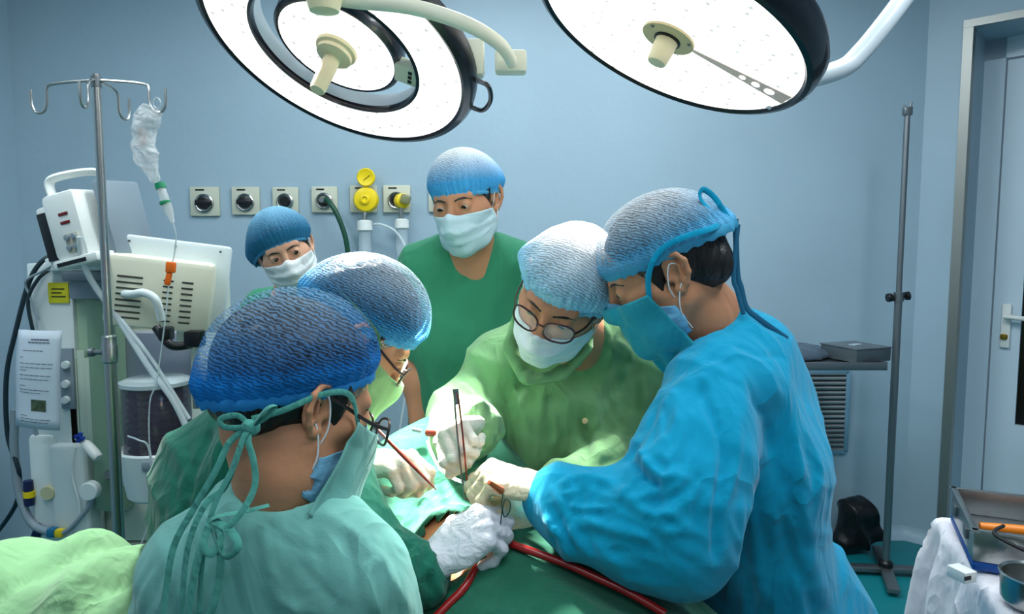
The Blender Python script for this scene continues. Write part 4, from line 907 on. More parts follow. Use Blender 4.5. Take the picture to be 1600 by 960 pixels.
def head_frame(pos, fwd, up):
    Y = -Vector(fwd).normalized(); Z = Vector(up); Z = (Z-Y*Z.dot(Y)).normalized(); X = Y.cross(Z)
    M = Matrix((X, Y, Z)).transposed().to_4x4(); M.translation = Vector(pos); return M
def xf(M, V):
    R = np.array(M.to_3x3()); t = np.array(M.translation); return np.asarray(V, float) @ R.T + t
class Head:
    """a head built in its own frame: face towards -y, top +z, origin between the ears (metres)"""
    def __init__(s, pos, fwd, up, scale=1.0):
        s.M = head_frame(pos, fwd, up) @ Matrix.Scale(scale, 4); s.Mi = s.M.inverted(); s.sc = scale
    def w(s, *p): return s.M @ Vector(p)
    def l(s, p): return s.Mi @ Vector(p)
    def skin(s, neck_pts, lid=.0042, h=.0023):
        """neck_pts: world points with radius, from inside the head downwards"""
        L = [(tuple(s.l(p[:3])), p[3]/s.sc) for p in neck_pts]
        lo = Vector((-.105, -.135, -.15)); hi = Vector((.105, .12, .14))
        for p, r in L:
            for i in range(3): lo[i] = min(lo[i], p[i]-r-.01); hi[i] = max(hi[i], p[i]+r+.01)
        S = SDF(lo, hi, h)
        S.ell((0, .012, .035), (.074, .095, .086), 0)
        S.ell((0, -.034, -.035), (.062, .060, .078), .03)
        S.ell((0, -.045, -.070), (.046, .045, .048), .03)
        S.cap((-.012, -.082, -.100), (.012, -.082, -.100), .013, k=.03)
        for q in (-1, 1):
            S.cap((q*.030, -.060, -.020), (q*.056, -.035, -.012), .022, .018, k=.02)            # cheekbone
            S.cap((q*.012, -.083, .026), (q*.042, -.070, .026), .011, .009, k=.014)              # brow
            S.cap((q*.058, -.000, -.045), (q*.044, -.040, -.090), .020, .016, k=.03)             # jaw
        for q in (-1, 1): S.ell((q*.0315, -.098, .004), (.017, .017, .011), .012, True)
        S.cap((0, -.088, .022), (0, -.106, -.022), .0075, .0105, k=.010)
        S.ell((0, -.108, -.027), (.012, .012, .010), .006)
        for q in (-1, 1): S.ell((q*.0125, -.100, -.030), (.0085, .010, .008), .006)
        S.ell((0, -.090, -.062), (.026, .012, .006), .008); S.ell((0, -.088, -.072), (.020, .012, .007), .006)
        for q in (-1, 1):
            S.ell((q*.0315, -.0775, .004), (.0150, .0144, .0140), .006)
            S.ell((q*.0315, -.094, .0035), (.0125, .010, lid), .002, True)
        # ears
        ol = [(-.004, .006), (-.003, .022), (.008, .033), (.022, .031), (.030, .017), (.028, -.002), (.019, -.018), (.009, -.029), (.000, -.024)]
        for q in (-1, 1):
            S.ell((q*.0775, .014, .004), (.0055, .017, .030), .004)
            pts = [(q*(.073+(y+.004)*.55), y, z, .0042) for y, z in ol]
            for a_, b_ in zip(pts[:-1], pts[1:]): S.cap(a_[:3], b_[:3], .0042, k=.003)
            S.ell((q*.078, .004, -.024), (.006, .008, .009), .005)
            S.ell((q*.088, .010, .002), (.010, .010, .013), .004, True)
            S.cap((q*.086, .018, .012), (q*.083, .012, -.012), .0025, k=.004)
            S.ell((q*.076, -.005, -.002), (.006, .004, .007), .004)
        prev = None
        for p, r in L:
            if prev: S.cap(prev[0], p, prev[1], r, k=.025)
            prev = (p, r)
        V, F = S.mesh(1); s.S = S
        return xf(s.M, V), F
    def phi(s, P):
        S = s.S; g = (np.asarray(P, float)-S.lo)/S.h; n = np.array(S.F.shape); g = np.clip(g, 0, n-1.001); i = g.astype(int); f = g-i; out = 0
        for a in (0, 1):
            for b in (0, 1):
                for c in (0, 1):
                    w = (f[:, 0] if a else 1-f[:, 0])*(f[:, 1] if b else 1-f[:, 1])*(f[:, 2] if c else 1-f[:, 2])
                    out = out+w*np.minimum(S.F[i[:, 0]+a, i[:, 1]+b, i[:, 2]+c], .06)
        return out
    def push(s, P, d, zk=.0, ears=False):
        """move local points outwards until they clear the skin by d"""
        P = np.array([tuple(p) for p in P], float); c = np.array([0, .0, zk])
        for _ in range(14):
            h = s.phi(P); D = P-c; D[:, 2] *= .35; D /= np.linalg.norm(D, axis=1)[:, None]+1e-9
            m = h < d
            if not ears: m &= ~((np.abs(P[:, 0]) > .070) & (P[:, 1] > -.015))
            P[m] += D[m]*np.maximum(d-h[m], .0004)[:, None]
        return P
    def surf_y(s, x, z, d=.001):
        ys = np.linspace(-.135, -.04, 200); h = s.phi(np.stack([np.full(200, x), ys, np.full(200, z)], 1)); k = np.argmax(h < d); return ys[k]
    def eyes(s, root, look=(0, -.25)):
        for q in (-1, 1):
            c = Vector((q*.0315, -.0775, .004)); d = Vector((look[0], -1, look[1])).normalized()
            m = MB(); pr = [(.0132*math.sin(PI*i/12), -.0132*math.cos(PI*i/12)) for i in range(13)]
            wd = (s.M.to_3x3() @ d).normalized()
            m.lathe([(r*s.sc, hh*s.sc) for r, hh in pr], s.M @ c, wd, n=20, cap=False); e = m.build('eye', M_eyew, root)
            m = MB(); m.lathe([(.0078*s.sc, .0110*s.sc), (.0074*s.sc, .0122*s.sc), (.003*s.sc, .0137*s.sc), (.0001, .0137*s.sc)], s.M @ c, wd, n=20, cap=False); LOC[e.name] = LOC[root.name]; m.build('iris', M_iris, e)
    def brows(s, root, lift=0.0):
        for q in (-1, 1):
            pts = [(q*x_, s.surf_y(q*x_, z_+lift, .0006), z_+lift) for x_, z_ in ((.012, .0200), (.024, .0235), (.037, .0235), (.050, .0175))]
            m = MB(); m.tube([s.w(*p) for p in spline(pts, 5)], [(.0021*s.sc, .0012*s.sc)]*4+[(.0026*s.sc, .0012*s.sc)]*7+[(.0016*s.sc, .0010*s.sc)]*4+[(.0006, .0006)], 8); m.build('eyebrow', M_hair, root)
    def hair(s, root, low=-.02, front=.050, m_=None, name='hair', side=.0, grow=.0055, vol=None):
        """close hair over the skull, down to the nape (low) and the hairline"""
        S = SDF((-.1, -.12, -.09), (.1, .155, .16), .0028)
        S.ell((0, .014, .036), (.074+grow, .096+grow, .086+grow), 0)
        S.cap((-.03, .07, -.02), (.03, .07, -.02), .035, k=.03)
        if vol: S.ell((0, .028, .040), (.072+vol, .090+vol, .080+vol), .01)
        S.plane((0, -.060, front), (0, -.85, -.55), .006)          # hairline
        S.plane((0, .02, low-.02), (0, -.42, -.9), .006)           # ear to nape line
        for q in (-1, 1): S.cap((q*.070, -.020, .03), (q*.068, -.022, -.008-side), .010, .005, k=.010)
        V, F = S.mesh(1); N = normals(V, F); V = V+N*(wob(V*np.array([1, 1, .3]), 160, 3)*.0011)[:, None]
        mobj(name, xf(s.M, V), F, m_ or M_hair, root)
    def cap(s, root, m_, tilt=.30, ax=.086, ay=.108, az=.100, cy=.014, cz=.040, phi=1.72, rim=(.079, .101), bags=(), band=M_band, seed=1, puff=.004, pleats=46, dens=0.0, bandw=.006, label=None, seams=0):
        nu, nv = 200, 74; R = Matrix.Rotation(-tilt, 3, 'X'); c = Vector((0, cy, cz)); V = []; at = []
        u = np.linspace(0, 2*PI, nu, endpoint=False)
        for j in range(nv+1):
            v = j/nv; ph = phi*v
            for i in range(nu):
                a = u[i]; x, y = math.cos(a), math.sin(a)
                k = max(0, (v-.55)/.45); kk = k*k*(3-2*k)
                rx = ax*math.sin(min(ph, PI/2)) if ph < PI/2 else ax; ry = ay*math.sin(min(ph, PI/2)) if ph < PI/2 else ay
                if ph >= PI/2:
                    t = (ph-PI/2)/(phi-PI/2); rx = ax+(rim[0]-ax)*t**1.5; ry = ay+(rim[1]-ay)*t**1.5
                z = az*math.cos(ph) if ph < PI/2 else -(ph-PI/2)*az*1.25
                d = 1+(.5*puff/ax)*math.sin(7*a+seed+3*v)*math.sin(PI*v)
                d += (.022*math.sin(pleats*a+2*math.sin(5*a+seed))+.012*math.sin(23*a+seed))*kk*(1.15-v*.6)
                d += .006*math.sin(a*9+v*14+seed*2)*math.sin(PI*v)
                p = Vector((rx*x*d, ry*y*d, z))
                for (bd, amp, wd) in bags:
                    q = Vector(bd).normalized(); pn = p.normalized(); p = p+q*amp*math.exp(-((pn-q).length/wd)**2)*(1+.10*math.sin(26*a)*kk)
                p = R @ p + c; V.append(s.M @ p)
                at.append((a/(2*PI), min(1, max(0, (v-.35)/.5)), dens+.75*max(0, (v-.80)/.2)**1.2+(sum(.45*math.exp(-((R.inverted() @ (p-c)).normalized()-Vector(bd).normalized()).length**2/(wd*wd*.8)) for bd, amp, wd in bags))))
        F = [[j*nu+i, j*nu+(i+1) % nu, (j+1)*nu+(i+1) % nu, (j+1)*nu+i] for j in range(1, nv) for i in range(nu)]
        F += [[0, nu+(i+1) % nu, nu+i] for i in range(nu)][:0]
        top = len(V); V.append(s.M @ (R @ Vector((0, 0, az)) + c)); at.append((0, 0, dens)); F += [[top, nu+(i+1) % nu, nu+i] for i in range(nu)]
        F = [f[::-1] for f in F]
        for i in range(nu): V[i] = V[top]
        o = mobj('surgical_cap', V, F, m_, root, label=label)
        A = o.data.attributes.new('cap', 'FLOAT_VECTOR', 'POINT'); arr = np.array(at, dtype=np.float32)
        if len(A.data) == len(arr): A.data.foreach_set('vector', arr.ravel())
        # elastic rim band
        m = MB(); ring = [V[nv*nu+i] for i in range(nu)]
        m.tube([p for p in ring[::2]], [(bandw*s.sc*(1+.25*math.sin(k*1.9)), .0022*s.sc) for k in range(nu//2)], 8, closed=True, flat=s.M.to_3x3() @ Vector((0, 0, 1)))
        LOC[o.name] = LOC[root.name]; m.build('elastic_band', band, o)
        return o
    def mask(s, root, m_, top=-.014, bot=-.128, th=74, bulge=.034, name='face_mask', loops=True, off=.0, side=(-.020, -.078), seed=0, tilt=.0, lbl=None):
        nu, nv = 48, 30; V = []
        for j in range(nv+1):
            v = j/nv
            for i in range(nu+1):
                q = -1+2*i/nu; t = math.radians(th)*q; aq = abs(q)
                z0 = top*(1-aq**1.6)+side[0]*aq**1.6 + .010*math.exp(-(q/.14)**2); z1 = bot*(1-aq**1.8)+side[1]*aq**1.8
                z = z0+(z1-z0)*v
                fx = .0775+.004*math.sin(PI*v)-.008*max(0, -z-.07)/.05*1.0; r = .094 - .006*v
                if z < -.085: r -= (-.085-z)*.40; fx -= (-.085-z)*.30
                b = bulge*math.exp(-(t/.42)**2)*math.exp(-((v-.26)/.42)**2)+.010*math.exp(-(t/.9)**2)*math.sin(PI*min(1, v*1.05))
                x = fx*math.sin(t)*(1+.03*math.sin(PI*v)); y = -(r+b+off)*math.cos(t)*1.0-.0+.016*aq**3
                pl = .0022*math.sin(v*PI*7)*(1-aq**4)+.0016*math.sin(q*11+v*9+seed)
                V.append((x*(1+pl*6), y-pl, z))
        V = [s.M @ Vector(p) for p in s.push(V, .0028, -.05)]
        F = [[j*(nu+1)+i, (j+1)*(nu+1)+i, (j+1)*(nu+1)+i+1, j*(nu+1)+i+1] for j in range(nv) for i in range(nu)]
        o = mobj(name, V, F, m_, root, label=lbl); md = o.modifiers.new('thickness', 'SOLIDIFY'); md.thickness = .0012
        if loops:
            LOC[o.name] = LOC[root.name]
            for q in (-1, 1):
                for z0, z1 in ((side[0]-.003, .020), (side[1]+.004, -.020)):
                    m = MB(); e = math.radians(th); p0 = (q*.0735*math.sin(e), -.092*math.cos(e)+.020, z0)
                    pts = [p0, (q*.081, -.010, (z0+z1)/2), (q*.083, .006, z1), (q*.081, .024, z1*.4)]
                    m.tube([s.w(*p) for p in spline(pts, 5)], .0011*s.sc, 6); m.build('ear_loop', M_loop, o)
        return o
    def glasses(s, root, m_, lw=.026, lh=.018, z=.0, y=-.112, name='spectacles', temple=True, tz=.012):
        g = bpy.data.objects.new(name, None); COL.objects.link(g); g.parent = root; g.empty_display_size = .02; LOC[g.name] = LOC[root.name]
        for q in (-1, 1):
            c = Vector((q*.0335, y, z)); pts = []
            for i in range(28):
                a = 2*PI*i/28; ca_, sa = math.cos(a), math.sin(a); n_ = 2.6
                rx = lw*abs(ca_)**(2/n_)*(1 if ca_ > 0 else -1); rz = lh*abs(sa)**(2/n_)*(1 if sa > 0 else -1)
                pts.append(c+Vector((rx, abs(c.x+rx)**2*4.5-.002+rz*.15, rz-.0)))
            m = MB(); m.tube([s.M @ p for p in pts], .0019*s.sc, 8, closed=True); m.build('rim', m_, g)
            m = MB(); m.add([s.M @ p for p in pts]+[s.M @ (p+Vector((0, .001, 0))) for p in pts], [list(range(28))]+[list(range(28, 56))[::-1]]+[[i, (i+1) % 28, 28+(i+1) % 28, 28+i] for i in range(28)]); m.build('lens', M_lens, g, smooth=False)
            if temple:
                m = MB(); m.tube([s.w(*p) for p in spline([(q*(.0335+lw), y+.014, z+.006), (q*.072, -.070, z+.008), (q*.079, -.01, tz+.006), (q*.080, .022, tz+.010), (q*.078, .036, tz-.014)], 5)], [(.0026*s.sc, .0014*s.sc)]*21, 8); m.build('temple', m_, g)
        m = MB(); m.tube([s.w(*p) for p in spline([(-.0085, y, z+.004), (0, y-.004, z+.007), (.0085, y, z+.004)], 5)], .0018*s.sc, 8); m.build('bridge', m_, g)
        return g

def ribbon(pts, w=.006, th=.0012, flat=None, n=8):
    m = MB(); P_ = svec(pts, 7); m.tube(P_, [(w/2, th)]*len(P_), n, flat=flat); return m

def hand(S, wrist, f, n, thumb_side, curls, L=1.0, spread=.12, thumb=None, fore=None):
    """adds one hand to an SDF. f: wrist->knuckles, n: out of the back of the hand, thumb_side: +1/-1 along n x f"""
    f = Vector(f).normalized(); n = Vector(n); n = (n-f*n.dot(f)).normalized(); sx = n.cross(f)*thumb_side; w = Vector(wrist)
    lay = [(.026, .088, (.043, .026, .021), .0090), (.008, .092, (.048, .030, .022), .0092), (-.010, .087, (.044, .028, .021), .0088), (-.027, .078, (.034, .021, .019), .0078)]
    tips = []
    if fore is not None: S.cap(Vector(fore), w, .031*L, .026*L, k=.02*L)
    S.ell(w+f*.050*L-n*.003*L, (.040*L, .046*L, .0145*L), .012*L, R=Matrix((sx, f, n)).transposed())
    for i, (ox, ly, seg, r) in enumerate(lay):
        kn = w+(f*ly+sx*ox+n*(.004 if i in (1, 2) else .001))*L
        S.cap(w+(f*.012+sx*ox*.55)*L, kn, .0125*L, .0105*L, k=.010*L)
        d = (f+sx*spread*(ox/.026)).normalized(); p = kn; a = 0
        for j in range(3):
            a += math.radians(curls[i][j]); ax = d*math.cos(a)-n*math.sin(a); q = p+ax*seg[j]*L
            S.cap(p, q, r*1.14*(1-.06*j)*L, r*1.14*(1-.06*(j+1))*L, k=.005*L); p = q
        tips.append(p)
    t = thumb or [(.6, .62, -.35), (.85, .15, -.5), (.8, -.2, -.55)]
    p = w+(f*.022+sx*.020-n*.004)*L; rr = [.0155, .0125, .0108, .0090]
    for j, (cf, cs, cn_) in enumerate(t):
        d = (f*cf+sx*cs+n*cn_).normalized(); q = p+d*[.044, .032, .027][j]*L; S.cap(p, q, rr[j]*L, rr[j+1]*L, k=(.012 if j == 0 else .004)*L); p = q
    tips.append(p); return tips
def hand_obj(name, wrist, f, n, side, curls, m_, root, fore=None, cuff=None, L=1.0, seed=0, label=None, spread=.05, thumb=None, wr=.0008, h=.0021):
    w = Vector(wrist); lo = w-Vector((.22, .22, .22)); hi = w+Vector((.22, .22, .22))
    S = SDF(lo, hi, h); tips = hand(S, wrist, f, n, side, curls, L, spread, thumb, fore)
    V, F = S.mesh(1); N = normals(V, F); V = V+N*((wob(V, 120, seed)+.6*wob(V, 260, seed+3))*wr)[:, None]
    d = (V-np.array(w)) @ np.array(Vector(f).normalized())
    V = V+N*(np.sin(d*420)*.0013*np.clip(-(d-.012)*40, 0, 1))[:, None]          # gathers of the glove cuff over the wrist
    return mobj(name, V, F, m_, root, label=label), tips
def legs(root, x, y, yaw, top, m_, shoe, gap=.10):
    """trouser legs down to the floor and clogs"""
    c, s_ = math.cos(yaw), math.sin(yaw)
    for q in (-1, 1):
        hx, hy = x+c*gap*q, y+s_*gap*q; S = SDF((hx-.13, hy-.13, .02), (hx+.13, hy+.13, top+.05), .01)
        S.cap((hx, hy, top-.08), (hx, hy-.0, .48), .072, .066, k=.02); S.cap((hx, hy, .48), (hx, hy, .10), .07, .062, k=.03); S.plane((0, 0, .07), (0, 0, -1))
        V, F = S.mesh(1); V = folds(V, F, .010, (.2, .2, 1), 26, int(10+q)); mobj('trouser_leg', V, F, m_, root)
        fx, fy = -s_, c; S = SDF((hx-.2, hy-.2, 0), (hx+.2, hy+.2, .14), .006)
        S.ell((hx-fx*.05, hy-fy*.05, .045), (.05, .05, .05), .02); S.cap((hx-fx*.02, hy-fy*.02, .042), (hx+fx*-.14, hy-fy*.14, .038), .045, .042, k=.03); S.plane((0, 0, .001), (0, 0, -1), .002)
        V, F = S.mesh(1); mobj('shoe', V, F, shoe, root)
M_shoe = mat('clog_white', (190, 196, 198), rough=.5)
def torso_skin(V1, F1, S): 
    """join the fine head mesh with a coarse body mesh into one vertex/face set"""
    V2, F2 = S.mesh(1); return np.concatenate([V1, V2]), np.concatenate([F1, F2+len(V1)])
def px(p, r=None):
    q = W(p[0], p[1], p[2]); return (q.x, q.y, q.z) if r is None else (q.x, q.y, q.z, r)
def gown(name, S, m_, root, fold=(), cr=(), label=None, smooth=2):
    V, F = S.mesh(smooth)
    for f_ in fold: V = folds(V, F, *f_)
    if cr: V = creases(V, F, cr)
    V = lap(V, F, .35)
    return mobj(name, V, F, m_, root, label=label)

# ================================================================ D: man standing at the back in green scrubs
M_scrub = cloth('scrub_green', (52, 130, 98), bump=.4, bscale=6)
capm_d = cap_mat('cap_light_blue', (70, 165, 225), .50, .92, (232, 244, 252), 60)
D = Head(W(727, 316, 1.86), (-.30, -.93, -.26), (-.10, 0, 1), 1.03)
rD = empty('person', (W(735, 400, 1.95).x, 1.95, 0), 'person standing at the back in short-sleeved green scrubs, face mask and light blue cap', 'person')
ND = W(738, 400, 1.93)
V, F = D.skin([tuple(D.w(0, .012, -.05))+(.052,), tuple(W(735, 368, 1.90))+(.056,), tuple(W(738, 420, 1.93))+(.070,)], lid=.0026)
S = SDF((-.45, 1.70, .85), (.20, 2.20, 1.62), .008)
S.ecap(W(737, 415, 1.95), W(740, 560, 1.97), (.150, .075), (.165, .10), (1, 0, 0), .04)
S.ecap(W(740, 560, 1.97), W(742, 760, 1.97), (.165, .10), (.16, .10), (1, 0, 0), .04)
for pts in ([(650, 430, 1.97, .055), (640, 520, 1.97, .047), (652, 600, 1.93, .036), (656, 680, 1.88, .026)], [(820, 425, 1.97, .055), (835, 520, 1.99, .047), (830, 600, 1.95, .036), (800, 690, 1.90, .026)]):
    S.chain([px(p[:3], p[3]) for p in pts], k=.03)
V, F = torso_skin(V, F, S)
tips = None
for wr, sd in (((656, 684, 1.88), 1), ((798, 694, 1.90), -1)):
    w_ = W(*wr); S2 = SDF(w_-Vector((.15, .15, .22)), w_+Vector((.15, .15, .08)), .003); hand(S2, w_, (0, -.15, -1), (-sd*.9, -.3, 0), sd, [(20, 30, 20)]*4)
    V2, F2 = S2.mesh(1); F = np.concatenate([F, F2+len(V)]); V = np.concatenate([V, V2])
mobj('body', V, F, M_skin, rD)
D.eyes(rD, (-.1, -.45)); D.brows(rD); D.hair(rD, low=-.03)
D.cap(rD, capm_d, tilt=.16, ax=.090, ay=.110, az=.090, cz=.046, phi=1.82, rim=(.080, .100), seed=2, bags=[((.8, .5, -.1), .012, .6)], dens=.12)
D.mask(rD, M_mask, seed=1)
S = SDF((-.46, 1.66, .45), (.24, 2.25, 1.66), .0075)
S.ecap(W(737, 425, 1.96), W(738, 540, 1.97), (.165, .092), (.178, .118), (1, 0, 0), .05)
S.ecap(W(738, 540, 1.97), W(740, 800, 1.97), (.180, .118), (.20, .13), (1, 0, 0), .05)
for sx in (-1, 1):
    S.chain([px((736+sx*40, 392, 1.95), .050), px((736+sx*76, 420, 1.96), .062), px((736+sx*88, 500, 1.98), .064), px((738+sx*90, 545, 1.97), .062)], k=.05)
# open V neck and hollow sleeves
nk = W(735, 350, 1.90)
S.ecap(W(733, 342, 1.87), W(735, 415, 1.83), (.062, .10), (.020, .05), (1, 0, 0), .010, True)
S.ecap(W(735, 350, 1.90), W(735, 385, 1.86), (.064, .08), (.045, .06), (1, 0, 0), .010, True)
for sx in (-1, 1): S.plane(W(738+sx*90, 548, 1.97)+Vector((0, 0, -.4)), (0, 0, -1)) if 0 else S.cap(px((738+sx*92, 585, 1.97)), px((738+sx*92, 720, 1.97)), .085, .085, k=.004, sub=True)
S.ecap(W(738, 560, 1.97), W(740, 800, 1.97), (.178, .118), (.20, .13), (1, 0, 0), .02)
gown('scrub_top', S, M_scrub, rD, fold=[(.006, (1, 0, .25), 26, 11)], cr=[([(700, 392), (716, 440), (736, 448)], -.003, 5), ([(660, 440), (690, 520), (700, 640)], .006, 12), ([(800, 400), (770, 470), (740, 560)], .005, 12), ([(650, 470), (680, 500), (730, 520)], .004, 9)])
legs(rD, rD.location.x, 1.97, 0, .80, M_scrub, M_shoe)

# ================================================================ C: woman looking over at the back left
capm_c = cap_mat('cap_deep_blue', (38, 110, 150), .45, .82, (120, 175, 205), 60)
Cc = Head(W(446, 393, 2.10), (.30, -.93, -.20), (-.36, -.02, .94), .93)
rC = empty('person', (W(440, 600, 2.3).x, 2.3, 0), 'person at the back left peering over, head tilted, in dark blue cap and white mask', 'person')
V, F = Cc.skin([tuple(Cc.w(0, .012, -.05))+(.046,), tuple(W(455, 450, 2.26))+(.048,), tuple(W(458, 490, 2.30))+(.055,)], lid=.0034)
S = SDF((-1.05, 2.0, .8), (-.40, 2.55, 1.5), .009)
S.ecap(W(456, 480, 2.3), W(456, 700, 2.32), (.13, .07), (.15, .10), (1, 0, 0), .04)
for sx in (-1, 1): S.chain([px((456+sx*62, 505, 2.3), .045), px((456+sx*82, 600, 2.3), .038), px((456+sx*70, 690, 2.2), .028)], k=.03)
V, F = torso_skin(V, F, S)
for sx in (-1, 1):
    w_ = W(456+sx*70, 694, 2.2); S2 = SDF(w_-Vector((.15, .15, .22)), w_+Vector((.15, .15, .08)), .003); hand(S2, w_, (-sx*.2, -.3, -1), (sx*.9, -.3, 0), -sx, [(20, 30, 20)]*4, L=.9)
    V2, F2 = S2.mesh(1); F = np.concatenate([F, F2+len(V)]); V = np.concatenate([V, V2])
mobj('body', V, F, M_skin2, rC)
Cc.eyes(rC, (.35, -.05)); Cc.brows(rC); Cc.hair(rC, low=-.05, side=.03, front=.046)
Cc.cap(rC, capm_c, tilt=.34, ax=.098, ay=.118, az=.100, cz=.044, cy=.020, phi=1.86, rim=(.080, .098), seed=5, bags=[((-.75, .45, -.25), .045, .7), ((.3, .9, -.3), .035, .7)], dens=.15, band=mat('band_deep_blue', (52, 130, 175), rough=.8))
Cc.mask(rC, M_maskw, seed=4, bulge=.030)
S = SDF((-1.08, 2.0, .45), (-.36, 2.6, 1.5), .009)
S.ecap(W(456, 485, 2.31), W(456, 640, 2.32), (.155, .085), (.16, .11), (1, 0, 0), .05); S.ecap(W(456, 640, 2.32), W(456, 860, 2.32), (.16, .11), (.19, .13), (1, 0, 0), .05)
for sx in (-1, 1): S.chain([px((456+sx*50, 485, 2.31), .05), px((456+sx*68, 515, 2.31), .055), px((456+sx*78, 590, 2.31), .056)], k=.05)
S.ell(W(457, 468, 2.24), (.055, .06, .06), .01, True)
gown('scrub_top', S, M_scrub, rC, fold=[(.006, (1, 0, .25), 26, 17)])
legs(rC, rC.location.x, 2.33, 0, .75, M_scrub, M_shoe)

# ================================================================ OPERATING TABLE, PATIENT, DRAPES
M_drape = cloth('drape_green', (38, 102, 80), bump=.5, bscale=7)
M_gownA = cloth('gown_teal_green', (108, 168, 160), bump=.5, bscale=7)
M_gownB = cloth('gown_dark_green', (30, 102, 84), bump=.5, bscale=7)
M_gownE = cloth('gown_olive_green', (108, 152, 106), bump=.5, bscale=7)
M_gownF = cloth('gown_blue', (4, 149, 188), bump=.6, bscale=6)
tA = Vector((-.36, .93, 0)).normalized(); tB = Vector((.93, .36, 0)).normalized()     # length and width of the table
TC0 = Vector((.13, .90, 0))
def tab(s_, w_, z): p = TC0+tA*s_+tB*w_; return Vector((p.x, p.y, z))
ot = empty('operating_table', tab(-.3, 0, 0), 'operating table hidden under green drapes between the surgeons', 'table')
Rt_ = Matrix((tB, tA, Vector((0, 0, 1)))).transposed()
m = MB(); m.box(tab(-.38, 0, .80), (.46, 1.75, .05), rot=Rt_, bev=.02); m.build('table_pad', M_black, ot)
m = MB(); m.box(tab(-.38, 0, .755), (.48, 1.72, .03), rot=Rt_, bev=.005); m.build('table_frame', M_steel, ot)
m = MB(); m.box(tab(-.3, 0, .42), (.22, .30, .64), rot=Rt_, bev=.02); m.build('column', M_steel, ot)
m = MB(); m.box(tab(-.3, 0, .06), (.46, .95, .10), rot=Rt_, bev=.03); m.build('base', M_white, ot)
# height of the draped body over the table plane (metres above floor)
def body_z(s_, w_):
    """s_: along the table, w_: across"""
    wf = math.exp(-(w_/.24)**4)
    z = .86+.115*wf*(.55+.45/(1+math.exp(-(s_-.05)*9)))                      # thighs to belly
    z += .075*math.exp(-((s_-.32)/.20)**2-(w_/.20)**2)                          # belly
    z += .17*math.exp(-((s_-.60)/.13)**2)*math.exp(-((w_+.10)/.20)**4)           # chest under the raised drape
    return z
# patient: one continuous body lying on the pad
M_pskin = mat('skin_prepped', (222, 150, 104), rough=.4, var=.10, vscale=25, sss=.1)
S = SDF((-.55, -.45, .80), (.85, 1.75, 1.20), .010)
def tb(s_, w_, z): p = tab(s_, w_, z); return (p.x, p.y, p.z)
for (s0, s1, wa, ha, wb, hb, z0, z1) in ((.66, .34, .150, .075, .14, .085, .915, .92), (.34, .10, .14, .085, .15, .06, .92, .89)):
    S.ecap(tb(s0, 0, z0), tb(s1, 0, z1), (wa, ha), (wb, hb), tB, .05)
for q in (-1, 1): S.chain([tb(.08, q*.09, .875)+(.045,), tb(-.36, q*.10, .870)+(.040,), tb(-.75, q*.10, .865)+(.034,), tb(-.80, q*.10, .870)+(.03,)], k=.04)
V, F = S.mesh(1)
pat = mobj('person', V, F, M_pskin); tag(pat, 'person lying under green drapes on the table, only a patch of lit skin showing', 'person')
# the drape, with its opening
na, nb = 150, 210; s0, s1, hw = -1.05, .74, .27; hang = .52; vs = []; idx = {}; fs = []
hole_c = (FIELD.x, FIELD.y)
tot = hw+hang
HW, HL = .066, .085
def hole_uv(p):
    d = Vector((p.x-hole_c[0]-.005, p.y-hole_c[1], 0)); return d.dot(tB)/HW, d.dot(tA)/HL
for j in range(nb+1):
    sj = s0+(s1-s0+.42)*j/nb
    for i in range(na+1):
        q = -1+2*i/na; a = q*tot; ss = min(sj, s1); ds = max(0, sj-s1)
        wv_ = max(-hw, min(hw, a)); dw = abs(a)-hw
        n1 = .009*math.sin(ss*23+a*9+1.6*math.sin(a*13))+.006*math.sin(a*41+ss*17)
        if dw <= 0:
            z = body_z(ss, wv_)+n1*.6; P = tab(ss, wv_, z)
        else:
            fold_ = .020*math.sin(ss*26+1.2*math.sin(ss*9))*min(1, dw/.12); P = tab(ss, (1 if a > 0 else -1)*(hw+.012+dw*.10+fold_+.012*min(dw*20, 1)), body_z(ss, hw)-max(0, dw-.01)*.98)
        if ds > 0:
            P = P+tA*(min(ds, .02)+ds*.10+.018*math.sin(a*24)*min(1, ds/.1))-Vector((0, 0, max(0, ds-.012)*(.98 if dw <= 0 else .2)))
        u_, v_ = hole_uv(P); r_ = math.hypot(u_, v_)
        if r_ < 1.6 and dw <= 0: P.z += .012*math.exp(-((r_-1.1)/.16)**2)
        vs.append(tuple(P))
for j in range(nb):
    for i in range(na):
        k = [j*(na+1)+i, j*(na+1)+i+1, (j+1)*(na+1)+i+1, (j+1)*(na+1)+i]
        c_ = sum((Vector(vs[t]) for t in k), Vector())/4; u_, v_ = hole_uv(c_)
        if math.hypot(u_, v_) < 1.0 and c_.z > .9: continue
        fs.append(k)
dr = mobj('surgical_drape', vs, fs, M_drape); dr.modifiers.new('thickness', 'SOLIDIFY').thickness = .002
tag(dr, 'green surgical drape over the patient, with a lit opening at the centre', 'drape')
